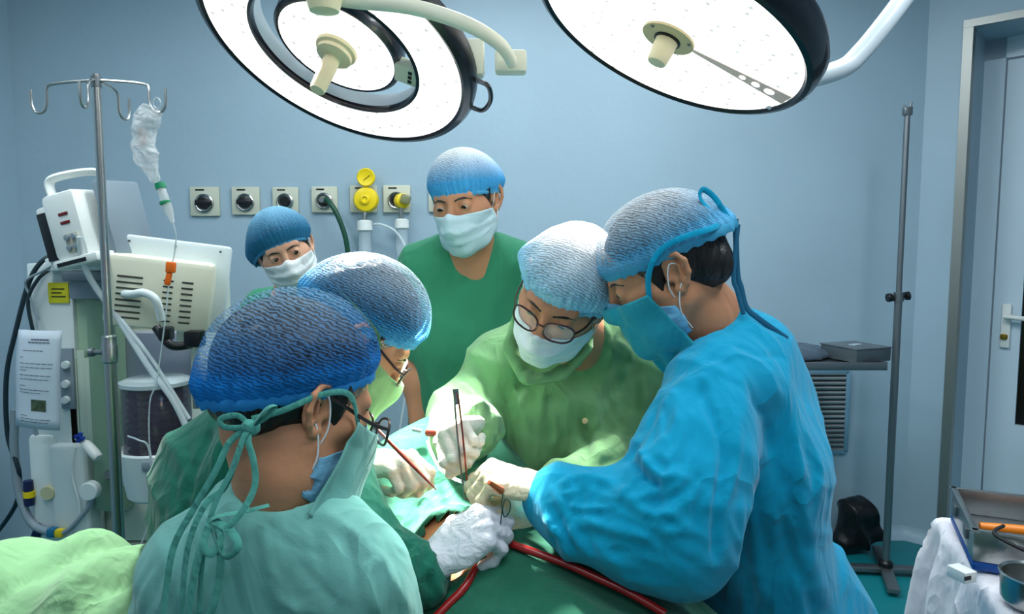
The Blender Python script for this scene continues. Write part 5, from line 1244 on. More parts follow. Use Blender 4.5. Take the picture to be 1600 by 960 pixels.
# patch of skin inside the opening and the incision
def surf(x, y, dz=0):
    d = Vector((x, y, 0))-Vector((TC0.x, TC0.y, 0)); return Vector((x, y, body_z(d.dot(tA), d.dot(tB))+dz))
S_ = []; nn = 40; vs = []; fs = []
for j in range(nn+1):
    for i in range(nn+1):
        u_ = -1.25+2.5*i/nn; v_ = -1.25+2.5*j/nn; x = hole_c[0]+.005+tB.x*u_*HW+tA.x*v_*HL; y = hole_c[1]+tB.y*u_*HW+tA.y*v_*HL
        P = surf(x, y, -.006); r_ = math.hypot(u_*1.8, v_*1.1)
        P.z -= .020*math.exp(-(r_/.38)**4); vs.append(tuple(P))
fs = [[j*(nn+1)+i, j*(nn+1)+i+1, (j+1)*(nn+1)+i+1, (j+1)*(nn+1)+i] for j in range(nn) for i in range(nn)]
belly = mobj('belly_skin', vs, fs, M_pskin, pat); 
vs = []; 
for i in range(25):
    for (r_, z) in ((.0, -.018), (.5, -.016), (.85, -.006), (1.0, .001)):
        a = 2*PI*i/24; x = hole_c[0]+.005+tB.x*r_*.022*math.cos(a)+tA.x*r_*.034*math.sin(a); y = hole_c[1]+tB.y*r_*.022*math.cos(a)+tA.y*r_*.034*math.sin(a); vs.append(tuple(surf(x, y, z-.006)))
fs = [[i*4+k, (i+1)*4+k, (i+1)*4+k+1, i*4+k+1] for i in range(24) for k in range(3)]
mobj('incision', vs, fs, mat('wound_red', (170, 70, 52), rough=.25, var=.3, vscale=90, bump=.5, bscale=80), pat)
# red-brown suction tube across the drape
def on_drape(px_, py_, lift=.012):
    d = W(px_, py_, 1.0)-Vector((0, 0, CAM_H)); lo, hi = .5, 2.5
    for _ in range(40):
        mid = (lo+hi)/2; P = Vector((0, 0, CAM_H))+d*mid; 
        if P.z > surf(P.x, P.y).z+lift: lo = mid
        else: hi = mid
    return Vector((0, 0, CAM_H))+d*lo
M_red = mat('red_rubber_tube', (158, 26, 26), rough=.25, spec=.7)
pts = [on_drape(x, y) for x, y in ((672, 975), (700, 945), (726, 918), (744, 885), (752, 862), (768, 848), (790, 848), (830, 862), (880, 880), (930, 902), (985, 928), (1040, 960))]
m = MB(); m.tube(svec(pts, 7), .0062, 12); o = m.build('suction_tube', M_red); tag(o, 'dark red rubber tube lying in a bend across the green drape below the hands', 'tube')

# ---------------------------------------------------------------- draped stand at lower left
dsr = empty('draped_stand', (-.87, 1.18, 0), 'low stand bulging under a green cloth in the lower left corner, brightly lit on top', 'stand')
m = MB(); m.box((-.87, 1.18, .77), (.48, .32, .02), bev=.005); m.build('tray', M_steel, dsr)
m = MB(); m.lathe([(.018, .03), (.018, .76)], (-1.0, 1.18, 0)); m.build('post', M_steel, dsr)
m = MB(); m.box((-.95, 1.18, .03), (.4, .06, .03), bev=.005); m.box((-1.0, 1.18, .03), (.06, .4, .03), bev=.005); m.build('base', M_dsteel, dsr)
M_drape2 = cloth('drape_green_lit', (104, 146, 108), bump=.5, bscale=7)  # same drape green, made paler to put the light into its colour
def hmp(P, a, b, d):
    h_ = .150*math.exp(-((a-.36)/.27)**4)*math.exp(-((b-.17)/.19)**4)+.012*math.sin(a*23+b*12)*(d == 0)+.010*math.sin(a*41-b*9)*(d == 0)
    k = math.exp(-max(d, 0)*9); P.z += h_*k+(.042*abs(math.sin(a*20+b*9+1))**.8+.012*math.sin(a*57+b*9))*math.exp(-((b-.2)/.2)**2)*k
    return P
T1 = Vector((-1.12, 1.35, .782))
o = draped('drape', T1, Vector((1, 0, 0)), Vector((0, -1, 0)), .50, .34, .42, M_drape2, step=.010, amp=.016, seed=.7, kw=28, top=.006, hump=hmp); tag(o, 'green cloth heaped and folded over the low stand in the lower left corner', 'drape')

# ================================================================ E: surgeon in olive green facing the camera, bent over
capm_e = cap_mat('cap_white', (150, 205, 232), .26, .85, (240, 244, 248), 60)
E = Head(W(880, 462, 1.36), (-.42, -.78, -.47), (.26, -.42, .86), 1.0)
rE = empty('person', (.12, 1.62, 0), 'person bending over the patient in olive green gown, white cap, mask and dark spectacles', 'person')
V, F = E.skin([tuple(E.w(0, .02, -.045))+(.052,), tuple(W(905, 520, 1.46))+(.056,), tuple(W(908, 560, 1.52))+(.066,)], lid=.0022)
S = SDF((-.25, 1.30, .75), (.45, 1.85, 1.45), .009)
S.ecap(W(900, 570, 1.56), W(895, 800, 1.60), (.15, .075), (.15, .10), (1, 0, 0), .04)
S.chain([px(p[:3], p[3]) for p in [(775, 570, 1.56, .05), (735, 660, 1.46, .038), (750, 675, 1.33, .020)]], k=.03)
S.chain([px(p[:3], p[3]) for p in [(1005, 580, 1.56, .05), (1010, 720, 1.50, .042), (930, 740, 1.34, .034), (860, 765, 1.24, .026)]], k=.03)
V, F = torso_skin(V, F, S); mobj('body', V, F, M_skin, rE)
E.eyes(rE, (0, -.6)); E.brows(rE); E.hair(rE, low=-.02, front=.056, m_=mat('hair_brown', (58, 42, 32), rough=.5, bump=.5, bscale=60))
E.cap(rE, capm_e, tilt=.20, ax=.092, ay=.116, az=.098, cz=.044, cy=.020, phi=1.84, rim=(.080, .100), seed=9, bags=[((-.9, .0, -.1), .020, .45), ((.9, -.25, -.35), .014, .4)], dens=.22, band=mat('band_pale_blue', (120, 185, 215), rough=.8))
E.mask(rE, M_maskw, seed=7, bulge=.024, top=-.026, side=(-.030, -.080))
E.glasses(rE, mat('spectacle_frame_brown', (50, 24, 26), rough=.25), lw=.027, lh=.019, z=.003, y=-.114)
S = SDF((-.30, 1.10, .30), (.50, 1.95, 1.50), .0062)
S.ecap(W(895, 555, 1.56), W(893, 690, 1.56), (.165, .085), (.185, .12), (1, 0, 0), .06)
S.ecap(W(893, 690, 1.56), W(900, 900, 1.62), (.190, .12), (.21, .14), (1, 0, 0), .06); S.cap(W(900, 900, 1.62), (.14, 1.66, .36), .19, .20, k=.06)
S.ecap(W(880, 640, 1.50), W(885, 760, 1.52), (.12, .08), (.13, .07), (1, 0, 0), .06)
S.chain([px(p[:3], p[3]) for p in [(830, 545, 1.55, .060), (782, 565, 1.55, .068), (728, 650, 1.48, .068), (718, 684, 1.40, .062), (738, 672, 1.31, .050), (746, 668, 1.285, .042)]], k=.04)
S.chain([px(p[:3], p[3]) for p in [(950, 545, 1.56, .062), (1000, 580, 1.55, .074), (1008, 660, 1.52, .078), (1005, 720, 1.46, .074), (940, 745, 1.34, .058), (880, 762, 1.27, .046)]], k=.05)
# standing collar folds at the neck
S.cap(W(932, 520, 1.50), W(915, 545, 1.53), .074, .085, k=.05); S.ell(W(892, 508, 1.41), (.056, .056, .062), .010, True)
gown('gown', S, M_gownE, rE, fold=[(.009, (1, .2, -.25), 17, 21), (.004, (.4, 0, 1), 30, 22)], cr=[
    ([(850, 600), (842, 680), (838, 740)], .006, 7), ([(985, 540), (1010, 600), (1028, 650)], -.006, 5), ([(960, 530), (1000, 570), (1020, 640)], .006, 6),
    ([(905, 655), (920, 690), (905, 740), (893, 750)], -.010, 5), ([(925, 650), (935, 700), (930, 740)], .008, 8), ([(740, 560), (760, 600), (765, 660)], -.008, 7),
    ([(720, 600), (745, 625), (770, 630)], .006, 7), ([(780, 640), (790, 700), (800, 735)], .007, 9), ([(870, 640), (868, 700)], .004, 8), ([(990, 640), (960, 690), (930, 720)], .007, 9), ([(1000, 700), (970, 715), (920, 735)], -.006, 7)]+rand_creases(11, 20, (700, 570, 800, 720), 60, 50, 60, .004, 4)+rand_creases(12, 14, (820, 600, 960, 740), 90, 25, 100, .0035, 5)+rand_creases(13, 16, (930, 540, 1020, 740), 110, 35, 80, .004, 5), label=None)
nl = [E.w(*p) for p in ((-.068, .0, -.085), (-.060, -.055, -.128), (0, -.088, -.156), (.060, -.050, -.130), (.072, .01, -.09), (.05, .06, -.07))]
m = MB(); P_ = svec(nl, 8); m.tube(P_, [(.018*(1+.25*math.sin(i*.9)), .010*(1+.3*math.sin(i*1.7))) for i in range(len(P_))], 12); m.build('collar', M_gownE, rE)
m = MB(); m.lathe([(.0001, 0), (.006, .001), (.005, .004), (.0001, .005)], W(914, 658, 1.395), (0, -1, .2), n=14); m.build('snap_button', mat('button_tan', (214, 178, 140), rough=.5), rE)
M_gloveW = mat('latex_glove_white', (238, 230, 214), rough=.45, bump=.35, bscale=45, sss=.05)
M_gl = M_gloveW
wE = W(744, 668, 1.265)
g1, tE = hand_obj('glove', wE, (-.42, -.80, .10), (-.55, .35, .75), -1, [(62, 70, 45), (72, 78, 45), (78, 80, 45), (82, 80, 45)], M_gl, rE, fore=W(756, 664, 1.31), L=1.0, seed=3, thumb=[(.55, .65, -.45), (.85, -.05, -.55), (.75, -.35, -.5)])
wE2 = W(868, 766, 1.245)
g2, _ = hand_obj('glove', wE2, (-.85, -.45, -.10), (-.1, -.2, 1), -1, [(40, 50, 30), (45, 55, 30), (50, 55, 30), (55, 55, 30)], M_gl, rE, fore=W(890, 762, 1.27), seed=5)
legs(rE, .14, 1.66, 0, .8, M_scrub, M_shoe)

# ================================================================ F: surgeon in blue, right
capm_f = cap_mat('cap_white_blue', (90, 170, 215), .16, .66, (225, 232, 238), 66)
Fh = Head(W(1040, 424, 1.245), (-.85, .13, -.45), (-.36, -.04, .90), 1.04)
rF = empty('person', (.46, 1.30, 0), 'person in blue gown on the right, in profile, leaning in with hood mask tied behind', 'person')
V, F = Fh.skin([tuple(Fh.w(0, .022, -.045))+(.056,), tuple(W(1105, 500, 1.26))+(.060,), tuple(W(1140, 550, 1.28))+(.072,)], lid=.003)
S = SDF((.02, .85, .75), (.80, 1.65, 1.42), .009)
S.ecap(W(1150, 590, 1.29), W(1200, 860, 1.34), (.15, .09), (.15, .11), (0, 1, 0), .04)
S.chain([px(p[:3], p[3]) for p in [(1110, 640, 1.16, .055), (1060, 850, 1.06, .045), (960, 820, 1.07, .038), (850, 770, 1.10, .028)]], k=.03)
S.chain([px(p[:3], p[3]) for p in [(1110, 620, 1.42, .055), (1060, 780, 1.36, .045), (940, 800, 1.25, .038), (860, 810, 1.16, .028)]], k=.03)
V, F = torso_skin(V, F, S); mobj('body', V, F, M_skin, rF)
Fh.eyes(rF, (0, -.4)); Fh.brows(rF); Fh.hair(rF, low=-.052, front=.050, side=.02)
Fh.cap(rF, capm_f, tilt=.02, ax=.088, ay=.112, az=.088, cz=.046, cy=.012, phi=1.66, rim=(.083, .106), seed=13, bags=[((.15, .92, -.42), .030, .5), ((.5, .75, -.5), .014, .4)], dens=.06, band=mat('band_teal_blue', (60, 155, 195), rough=.8), bandw=.009)
Fh.mask(rF, mat('paper_mask_blue', (118, 184, 222), rough=.8, bump=.25, bscale=40), seed=2, bulge=.006, side=(-.045, -.095))
# cloth over-mask: a loose sheet from the nose hanging past the chin
def overmask(H, root, m_, top=-.010, bot=-.175, w0=80, w1=62, off=.012, flare=.03, seed=0, name='cloth_mask', back=.0, topside=.0, bulge=.026):
    nu, nv = 60, 36; V = []
    for j in range(nv+1):
        v = j/nv
        for i in range(nu+1):
            q = -1+2*i/nu; th = math.radians(w0+(w1-w0)*v)*q; aq = abs(q)
            z = top*(1-aq**2)+topside*aq**2+(bot-top)*v*(1-.25*aq**2)
            r = .096+off+bulge*math.exp(-(th/.5)**2)*math.exp(-((v-.15)/.35)**2)+flare*v; f_ = .005*math.sin(q*14+v*5+seed)*v+.003*math.sin(q*27+seed*2)*v
            V.append(((.078+off*.9+flare*.5*v+f_)*math.sin(th), -(r+f_)*math.cos(th)+back*v+.012*aq**3, z))
    V = [H.M @ Vector(p) for p in H.push(V, .010, -.05)]
    F = [[j*(nu+1)+i, (j+1)*(nu+1)+i, (j+1)*(nu+1)+i+1, j*(nu+1)+i+1] for j in range(nv) for i in range(nu)]
    o = mobj(name, V, F, m_, root); o.modifiers.new('thickness', 'SOLIDIFY').thickness = .0015; LOC[o.name] = LOC[root.name]; return o
M_teal = cloth('cloth_mask_teal', (36, 150, 170), bump=.3, bscale=12)
om = overmask(Fh, rF, M_teal, top=-.012, bot=-.156, w0=60, w1=64, seed=3, topside=-.010, flare=-.004, back=.020, off=.006, bulge=.016)
mh = M_teal
r_ = ribbon([Fh.w(.078, -.048, -.022), Fh.w(.085, -.030, .020), Fh.w(.089, .000, .046), Fh.w(.092, .040, .050), Fh.w(.075, .090, .040), Fh.w(.030, .124, .034)], .010, .0012, flat=Fh.M.to_3x3() @ Vector((0, 0, 1))); r_.build('mask_tie', M_gownF, rF)
bz = Fh.w(.04, .124, .030)
ribbon([bz, Fh.w(.038, .120, .075), Fh.w(.046, .108, .098), Fh.w(.05, .098, .085), Fh.w(.046, .112, .040)], .010, .0014, flat=Vector((1, 0, 0))).build('mask_tie_loop', M_gownF, rF)
ribbon([Fh.w(.03, .135, .03), W(1152, 425, 1.2), W(1158, 450, 1.2), W(1166, 480, 1.2), W(1185, 498, 1.2), W(1230, 530, 1.22)], .010, .0014).build('mask_tie_end', mat('tie_teal', (18, 96, 130), rough=.8), rF)
ribbon([Fh.w(.03, .135, .02), W(1146, 430, 1.19), W(1152, 455, 1.19), W(1162, 492, 1.19)], .008, .0014).build('mask_tie_end', MATS['tie_teal'], rF)
S = SDF((-.02, .74, .28), (.95, 1.75, 1.42), .0058)
yd = (0, 1, 0)
S.ecap(W(1130, 575, 1.29), W(1170, 700, 1.31), (.17, .10), (.19, .118), yd, .07)
S.ecap(W(1170, 700, 1.31), W(1195, 960, 1.36), (.19, .118), (.21, .13), yd, .07); S.cap(W(1215, 960, 1.36), (.55, 1.36, .36), .175, .20, k=.06)
S.chain([px(p[:3], p[3]) for p in [(1120, 540, 1.27, .070), (1165, 565, 1.29, .080), (1195, 640, 1.32, .08)]], k=.06)
# near arm: broad sleeve
S.chain([px(p[:3], p[3]) for p in [(1125, 605, 1.17, .085), (1085, 700, 1.10, .085), (1062, 780, 1.05, .088), (1058, 842, 1.035, .076)]], k=.05)
S.chain([px(p[:3], p[3]) for p in [(1058, 842, 1.035, .076), (975, 818, 1.055, .074), (900, 796, 1.08, .058), (856, 778, 1.10, .045)]], k=.045)
S.cap(W(1005, 872, 1.045), W(1080, 880, 1.04), .035, .040, k=.05)
S.chain([px(p[:3], p[3]) for p in [(1120, 640, 1.42, .08), (1060, 780, 1.36, .075), (950, 800, 1.25, .060), (880, 800, 1.19, .045)]], k=.05)
S.ell(W(1096, 532, 1.25), (.066, .062, .050), .010, True); S.ell(W(1085, 500, 1.25), (.07, .062, .05), .008, True)
gown('gown', S, M_gownF, rF, fold=[(.008, (1, .2, .15), 15, 31), (.003, (.6, 0, 1), 34, 33)], cr=[
    ([(1090, 600), (1130, 700), (1120, 800), (1118, 880)], -.010, 7), ([(1150, 560), (1170, 700), (1180, 850), (1200, 950)], .008, 14), ([(1200, 560), (1240, 700), (1260, 850), (1290, 950)], .009, 13), ([(1180, 600), (1215, 740), (1235, 880)], -.007, 10),
    ([(1000, 700), (1030, 745), (1060, 740)], .009, 7), ([(985, 715), (1010, 750), (1030, 760)], -.012, 6), ([(970, 760), (1010, 800), (1060, 800)], .007, 9), ([(1060, 640), (1040, 700), (1000, 740)], .006, 9), ([(1100, 740), (1050, 780), (990, 790)], -.006, 8),
    ([(875, 760), (905, 745), (960, 755)], .006, 6), ([(862, 790), (880, 830), (900, 860)], -.007, 6), ([(880, 770), (895, 800), (950, 805)], -.006, 5), ([(905, 800), (960, 830), (1020, 840)], .006, 8), ([(860, 820), (920, 860), (1000, 890)], .006, 9), ([(1030, 640), (1070, 600), (1110, 590)], .005, 9)]+rand_creases(1, 26, (850, 740, 1080, 900), 20, 40, 80, .0032, 5)+rand_creases(2, 16, (1000, 600, 1110, 760), 115, 35, 90, .004, 5)+rand_creases(3, 18, (1130, 560, 1300, 900), 80, 14, 190, .0045, 6)+rand_creases(4, 10, (850, 750, 900, 840), 70, 25, 60, .004, 4)+rand_creases(5, 8, (1080, 500, 1200, 600), 30, 40, 90, .003, 5))
M_gloveY = mat('latex_glove_cream', (232, 214, 178), rough=.4, bump=.35, bscale=45, distort=1.2, sss=.05)
wF = W(846, 764, 1.10)
g3, tF = hand_obj('glove', wF, (-.93, .10, .22), (-.05, -.25, 1), -1, [(55, 60, 35), (62, 62, 35), (66, 64, 35), (70, 66, 35)], M_gloveY, rF, fore=W(880, 788, 1.09), seed=8, thumb=[(.6, .45, -.6), (.85, -.05, -.6), (.8, -.2, -.5)])
wF2 = W(862, 822, 1.17)
g4, _ = hand_obj('glove', wF2, (-.85, -.20, .35), (.1, -.75, .5), 1, [(30, 50, 35), (38, 52, 35), (45, 55, 35), (50, 55, 35)], M_gloveY, rF, fore=W(900, 830, 1.2), seed=9)
legs(rF, .55, 1.36, -PI/2, .7, M_scrub, M_shoe)

# ================================================================ B: assistant on the left, bent over, behind the front figure
capm_b = cap_mat('cap_blue_grey', (60, 150, 205), .10, .52, (180, 205, 222), 66)
B = Head(W(560, 520, 1.24), (.66, .28, -.70), (.60, .05, .80), 1.0)
rB = empty('person', (-.36, 1.28, 0), 'person bent over in dark green gown, blue-grey cap and glasses, behind the nearest figure', 'person')
V, F = B.skin([tuple(B.w(0, .022, -.045))+(.052,), tuple(W(520, 570, 1.22))+(.058,), tuple(W(490, 610, 1.24))+(.07,)], lid=.003)
S = SDF((-.75, .85, .75), (.0, 1.55, 1.42), .009)
S.ecap(W(470, 650, 1.26), W(380, 900, 1.30), (.14, .09), (.14, .11), (0, 1, 0), .04)
S.chain([px(p[:3], p[3]) for p in [(500, 700, 1.12, .055), (540, 850, 1.04, .042), (590, 895, 1.03, .030), (660, 890, 1.03, .020)]], k=.03)
S.chain([px(p[:3], p[3]) for p in [(520, 660, 1.38, .055), (530, 770, 1.34, .042), (545, 770, 1.28, .030), (556, 746, 1.25, .020)]], k=.03)
V, F = torso_skin(V, F, S); mobj('body', V, F, M_skin, rB)
B.eyes(rB, (0, -.4)); B.brows(rB); B.hair(rB, low=-.04, front=.050, side=.01, vol=.006)
B.cap(rB, capm_b, tilt=.34, ax=.090, ay=.114, az=.098, cz=.044, cy=.016, phi=1.78, rim=(.081, .103), seed=21, bags=[((0, .95, -.2), .016, .5)], dens=.05)
omb = overmask(B, rB, M_gownE, top=-.016, bot=-.14, w0=74, w1=62, seed=5, topside=.0)
ribbon([B.w(-.078, -.040, -.010), B.w(-.086, -.010, .030), B.w(-.084, .050, .040), B.w(-.03, .115, .036)], .010, .0014, flat=Vector((0, 0, 1))).build('mask_tie', M_gownE, rB)
B.glasses(rB, mat('spectacle_frame_dark', (44, 26, 22), rough=.3), z=.0)
S = SDF((-.98, .66, .28), (.02, 1.75, 1.36), .0062)
S.ecap(W(478, 640, 1.25), W(400, 760, 1.28), (.16, .095), (.18, .12), (.3, 1, 0), .07)
S.ecap(W(400, 760, 1.28), W(372, 980, 1.32), (.18, .12), (.20, .14), (.3, 1, 0), .07); S.cap(W(372, 980, 1.32), (-.50, 1.36, .36), .18, .20, k=.06)
S.chain([px(p[:3], p[3]) for p in [(375, 668, 1.24, .062), (325, 740, 1.26, .078), (306, 850, 1.28, .082)]], k=.06)
S.chain([px(p[:3], p[3]) for p in [(490, 640, 1.16, .075), (500, 760, 1.10, .078), (526, 846, 1.05, .074), (546, 880, 1.04, .066)]], k=.05)
S.chain([px(p[:3], p[3]) for p in [(546, 880, 1.04, .066), (612, 902, 1.03, .054), (664, 896, 1.03, .043)]], k=.045)
S.chain([px(p[:3], p[3]) for p in [(520, 650, 1.38, .075), (528, 750, 1.34, .070), (530, 770, 1.28, .058), (552, 742, 1.25, .046)]], k=.05)
S.ell(W(500, 600, 1.22), (.06, .065, .06), .010, True)
gown('gown', S, M_gownB, rB, fold=[(.009, (.8, .3, .2), 24, 41), (.004, (.4, .2, 1), 36, 43)], cr=[([(640, 850), (625, 880), (640, 930)], -.010, 5), ([(655, 850), (645, 890), (660, 930)], .008, 5), ([(665, 860), (672, 895), (672, 925)], -.008, 5), ([(600, 790), (620, 830), (630, 870)], .008, 8), ([(560, 830), (600, 860), (620, 900)], -.008, 7), ([(330, 670), (300, 740), (285, 810)], -.010, 8), ([(350, 680), (330, 760), (310, 830)], .010, 8)]+rand_creases(21, 18, (600, 840, 690, 930), 85, 25, 70, .005, 4)+rand_creases(22, 14, (520, 720, 620, 900), 60, 30, 90, .004, 5)+rand_creases(23, 14, (270, 650, 400, 850), 105, 20, 120, .006, 5))
wB1 = W(676, 880, 1.03)
g5, tB1 = hand_obj('glove', wB1, (.80, .22, .52), (-.42, -.55, .62), 1, [(55, 70, 50), (62, 75, 50), (68, 75, 50), (72, 75, 50)], mat('latex_glove_shaded', (205, 206, 214), rough=.45, bump=.35, bscale=45, distort=1.2), rB, fore=W(640, 900, 1.03), seed=11, L=1.1, label='glove toned grey for the shade on it')  # grey tone paints in the shade; the other glove keeps the lit white
wB2 = W(568, 722, 1.235)
g6, tB2 = hand_obj('glove', wB2, (.86, -.42, .10), (-.1, -.2, 1), 1, [(48, 60, 40), (60, 70, 45), (70, 75, 45), (75, 75, 45)], M_gl, rB, fore=W(540, 742, 1.26), seed=12, thumb=[(.65, .55, -.55), (.9, .0, -.45), (.9, -.25, -.35)])
legs(rB, -.50, 1.36, PI/2, .8, M_scrub, M_shoe)

# ================================================================ A: nearest figure, seen from behind on the left
capm_a = cap_mat('cap_dark_see_through', (20, 120, 200), .06, .50, (130, 175, 210), 62)
A = Head(W(466, 628, .935), (.68, .60, -.40), (.30, .24, .90), 1.02)
rA = empty('person', (-.36, .95, 0), 'person nearest the camera seen from behind in pale teal gown, blue cap and tied mask', 'person')
V, F = A.skin([tuple(A.w(0, .03, -.04))+(.058,), tuple(W(440, 735, .90))+(.054,), tuple(W(428, 800, .90))+(.052,)], lid=.003)
S = SDF((-.62, .62, .60), (-.02, 1.15, 1.22), .009)
S.ecap(W(428, 880, .92), W(425, 1100, .95), (.10, .06), (.13, .09), (1, .1, 0), .04)
S.chain([px(p[:3], p[3]) for p in [(330, 930, .94, .045), (300, 1040, .98, .045), (360, 1080, 1.10, .032)]], k=.03)
S.chain([px(p[:3], p[3]) for p in [(550, 900, .88, .045), (600, 1040, .93, .034), (680, 1040, .985, .024)]], k=.03)
V, F = torso_skin(V, F, S); mobj('body', V, F, M_skin, rA)
A.eyes(rA, (0, -.4)); A.brows(rA); A.hair(rA, low=-.040, front=.050, side=.01, vol=.012)
A.cap(rA, capm_a, tilt=.46, ax=.094, ay=.118, az=.102, cz=.044, cy=.026, phi=1.74, rim=(.083, .108), seed=30, bags=[((-.10, .95, -.20), .014, .45), ((-.5, .7, -.5), .010, .4)], dens=-.02, puff=.006, band=mat('band_vivid_blue', (30, 130, 200), rough=.8), bandw=.009)
A.mask(rA, mat('paper_mask_blue2', (104, 160, 190), rough=.8, bump=.25, bscale=40), seed=3, bulge=.010, side=(-.055, -.100))
oma = overmask(A, rA, M_gownA, top=-.012, bot=-.170, w0=58, w1=78, seed=8, topside=.0, flare=.026, back=.0, off=.012)
A.glasses(rA, MATS['spectacle_frame_dark'], z=-.004, y=-.125)
kn = A.w(-.075, .085, -.030)
M_tie = cloth('tie_green', (80, 154, 142), bump=.3, bscale=20)
tf = A.M.to_3x3() @ Vector((0, 0, 1))
ribbon([A.w(-.070, -.058, -.006), A.w(-.086, -.020, .030), A.w(-.094, .020, .022), A.w(-.090, .060, -.010), kn], .008, .0010, flat=tf).build('mask_tie', M_tie, rA)
kz = W(392, 668, .80)
ribbon([kn, W(420, 650, .81), kz], .008, .0010, flat=tf).build('mask_tie', M_tie, rA)
m = MB(); m.box(kz, (.022, .016, .016), rot=(.3, .4, 0), bev=.007); m.build('knot', M_tie, rA)
ribbon([kz, W(420, 645, .79), W(430, 634, .79), W(415, 640, .785), kz], .007, .0010, flat=Vector((0, 0, 1))).build('bow_loop', M_tie, rA)
ribbon([kz, W(372, 650, .80), W(345, 655, .80), W(352, 668, .80), kz], .007, .0010, flat=Vector((0, 0, 1))).build('bow_loop', M_tie, rA)
for pts in ([kz, W(388, 690, .79), W(396, 720, .785), W(398, 760, .78), W(378, 800, .77), W(350, 830, .765)], [kz, W(375, 700, .79), W(352, 760, .785), W(320, 790, .78), W(295, 850, .775), W(285, 930, .775), W(282, 1000, .775)],
            [kz, W(360, 690, .80), W(335, 740, .79), W(300, 800, .785), W(270, 860, .78), W(255, 960, .775)], [kz, W(380, 685, .79), W(365, 730, .785), W(335, 790, .78), W(318, 860, .775), W(310, 960, .775)]):
    ribbon(pts, .0075, .0009, flat=Vector((1, 0, 0))).build('mask_tie_end', M_tie, rA)
# gown ties in a bow at the nape
bw = W(330, 812, .775)
for pts in ([bw, W(360, 830, .765), W(372, 855, .76), W(352, 872, .76), W(338, 850, .765), bw], [bw, W(318, 850, .765), W(330, 866, .762), W(345, 840, .765), bw], [bw, W(310, 870, .765), W(296, 940, .765), W(290, 990, .765)], [bw, W(345, 870, .765), W(335, 940, .765), W(315, 990, .765)], [W(420, 790, .80), W(380, 800, .785), W(345, 806, .775), bw]):
    ribbon(pts, .009, .0014, flat=Vector((1, 0, 0))).build('gown_tie', M_tie, rA)
S = SDF((-.75, .50, .28), (.05, 1.30, 1.25), .0058)
S.ecap(W(440, 800, .915), W(430, 900, .925), (.085, .075), (.150, .10), (1, .15, 0), .06)
S.ecap(W(430, 900, .925), W(428, 1080, .95), (.150, .10), (.165, .12), (1, .15, 0), .06); S.cap(W(428, 1080, .95), (-.36, .98, .36), .14, .19, k=.06)
S.chain([px(p[:3], p[3]) for p in [(385, 850, .90, .065), (328, 893, .93, .070), (308, 970, .95, .068), (300, 1060, 1.02, .060), (360, 1085, 1.10, .045)]], k=.05)
S.chain([px(p[:3], p[3]) for p in [(490, 850, .88, .060), (550, 905, .88, .068), (575, 985, .90, .064), (610, 1060, .93, .055), (690, 1040, .99, .042)]], k=.05)
S.ell(W(447, 738, .90), (.062, .062, .062), .008, True)
gown('gown', S, M_gownA, rA, fold=[(.005, (1, .2, -.2), 15, 51), (.002, (.4, 0, 1), 30, 53)], cr=[([(600, 870), (570, 900), (590, 960)], .004, 9), ([(500, 800), (560, 840), (610, 900), (640, 960)], .004, 9), ([(330, 800), (290, 850), (260, 930)], .004, 10), ([(480, 800), (500, 880), (520, 960)], -.003, 12)]+rand_creases(31, 14, (400, 790, 620, 940), 50, 40, 120, .002, 6)+rand_creases(32, 14, (240, 800, 340, 950), 110, 25, 110, .003, 5))
for wr, f_ in ((W(362, 1088, 1.105), (.7, .6, .1)), (W(694, 1042, .99), (.6, .7, .2))): hand_obj('glove', wr, f_, (-.2, -.2, 1), 1, [(30, 40, 25)]*4, M_gl, rA, h=.003)
legs(rA, -.36, .98, 0, .72, M_scrub, M_shoe)

# ================================================================ INSTRUMENTS IN THE HANDS
# long forceps held upright by the surgeon in olive green
a, b = W(712, 612, 1.17), W(729, 782, 1.135); ax = (b-a).normalized(); sx_ = Vector((1, 0, 0)); sx_ = (sx_-ax*sx_.dot(ax)).normalized()
ff = empty('forceps', b, 'long steel dressing forceps held upright in the white-gloved fist', 'forceps'); Lf = (b-a).length
M_blood = mat('stained_steel', (150, 60, 48), rough=.3, metal=.6, var=.4, vscale=60)
for q in (-1, 1):
    pts = [a+sx_*q*.0005, a+ax*Lf*.1+sx_*q*.0035, a+ax*Lf*.42+sx_*q*.0045, a+ax*Lf*.75+sx_*q*.0040, b+sx_*q*.0020]
    P_ = svec(pts, 6); m = MB(); m.tube(P_, [((.0045 if i < 14 else .0045-.0028*(i-14)/11), .0016) for i in range(len(P_))], 8, flat=Vector((0, -1, 0))); m.build('arm', M_dsteel if q < 0 else M_blood, ff)
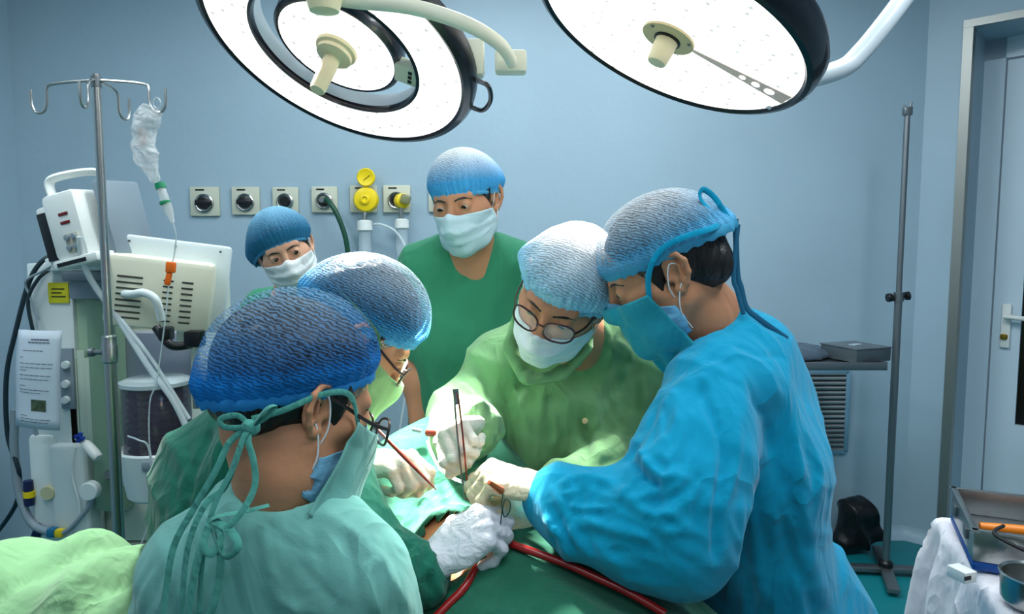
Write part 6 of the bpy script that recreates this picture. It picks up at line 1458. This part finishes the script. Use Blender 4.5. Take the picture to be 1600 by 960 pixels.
m = MB(); m.tube([a-ax*.004, a+ax*.022], [(.005, .004), (.005, .004)], 10); m.build('hinge_end', M_dsteel, ff)
# thin probe/pen instrument held by the assistant's left hand
a, b = W(586, 668, 1.19), W(682, 766, 1.15); m = MB(); m.tube([a, a.lerp(b, .5), a.lerp(b, .8), b], [.0032, .0034, .0022, .0010], 10)
o = m.build('probe', M_blood); tag(o, 'slim reddish steel instrument held like a pen in the left-hand assistant\'s white glove', 'instrument')
m = MB(); m.tube([a.lerp(b, -.04), a.lerp(b, .02)], .0042, 10); m.build('end_cap', M_dsteel, o)
# suture loop and needle holder by the blue surgeon's glove
m = MB(); lp = svec([W(786, 772, 1.06), W(784, 790, 1.055), W(788, 808, 1.05), W(796, 800, 1.05), W(797, 786, 1.052), W(790, 780, 1.055), W(785, 796, 1.05), W(782, 820, 1.055)], 6); m.tube(lp, .0010, 6)
o = m.build('suture_thread', mat('dark_thread', (30, 60, 50), rough=.5)); tag(o, 'dark looped suture thread hanging below the cream glove of the surgeon in blue', 'thread')
a, b = W(764, 754, 1.045), W(784, 768, 1.06); m = MB(); m.tube([a, b], [.0035, .006], 10)
o = m.build('needle_holder', mat('copper_holder', (196, 100, 56), rough=.3, metal=.5)); tag(o, 'small copper-coloured instrument tip between the fingers of the cream glove', 'instrument')
# white suction line arching down to the field
m = MB(); m.tube(svec([W(668, 690, 1.32), W(676, 712, 1.27), W(690, 735, 1.25), W(718, 752, 1.22), W(760, 762, 1.20)], 8), .0030, 8)
o = m.build('suction_line', M_tubeclear); tag(o, 'thin pale line curving over the drape behind the upright forceps', 'tube')
# two red-tipped towel clamps on the raised drape
a = W(668, 676, 1.36); m = MB(); m.tube(svec([a, a+Vector((.03, -.02, .002)), a+Vector((.05, -.04, -.015))], 5), .008, 10); o = m.build('towel_clamp', mat('clamp_dark_red', (120, 44, 34), rough=.35, metal=.4)); tag(o, 'dark reddish clamp on the raised green drape left of the white-gloved fist', 'clamp')
m = MB(); m.tube([a+Vector((-.012, 0, .002)), a+Vector((-.03, .0, .006))], .004, 8); m.build('clamp_jaw', M_dsteel, o)
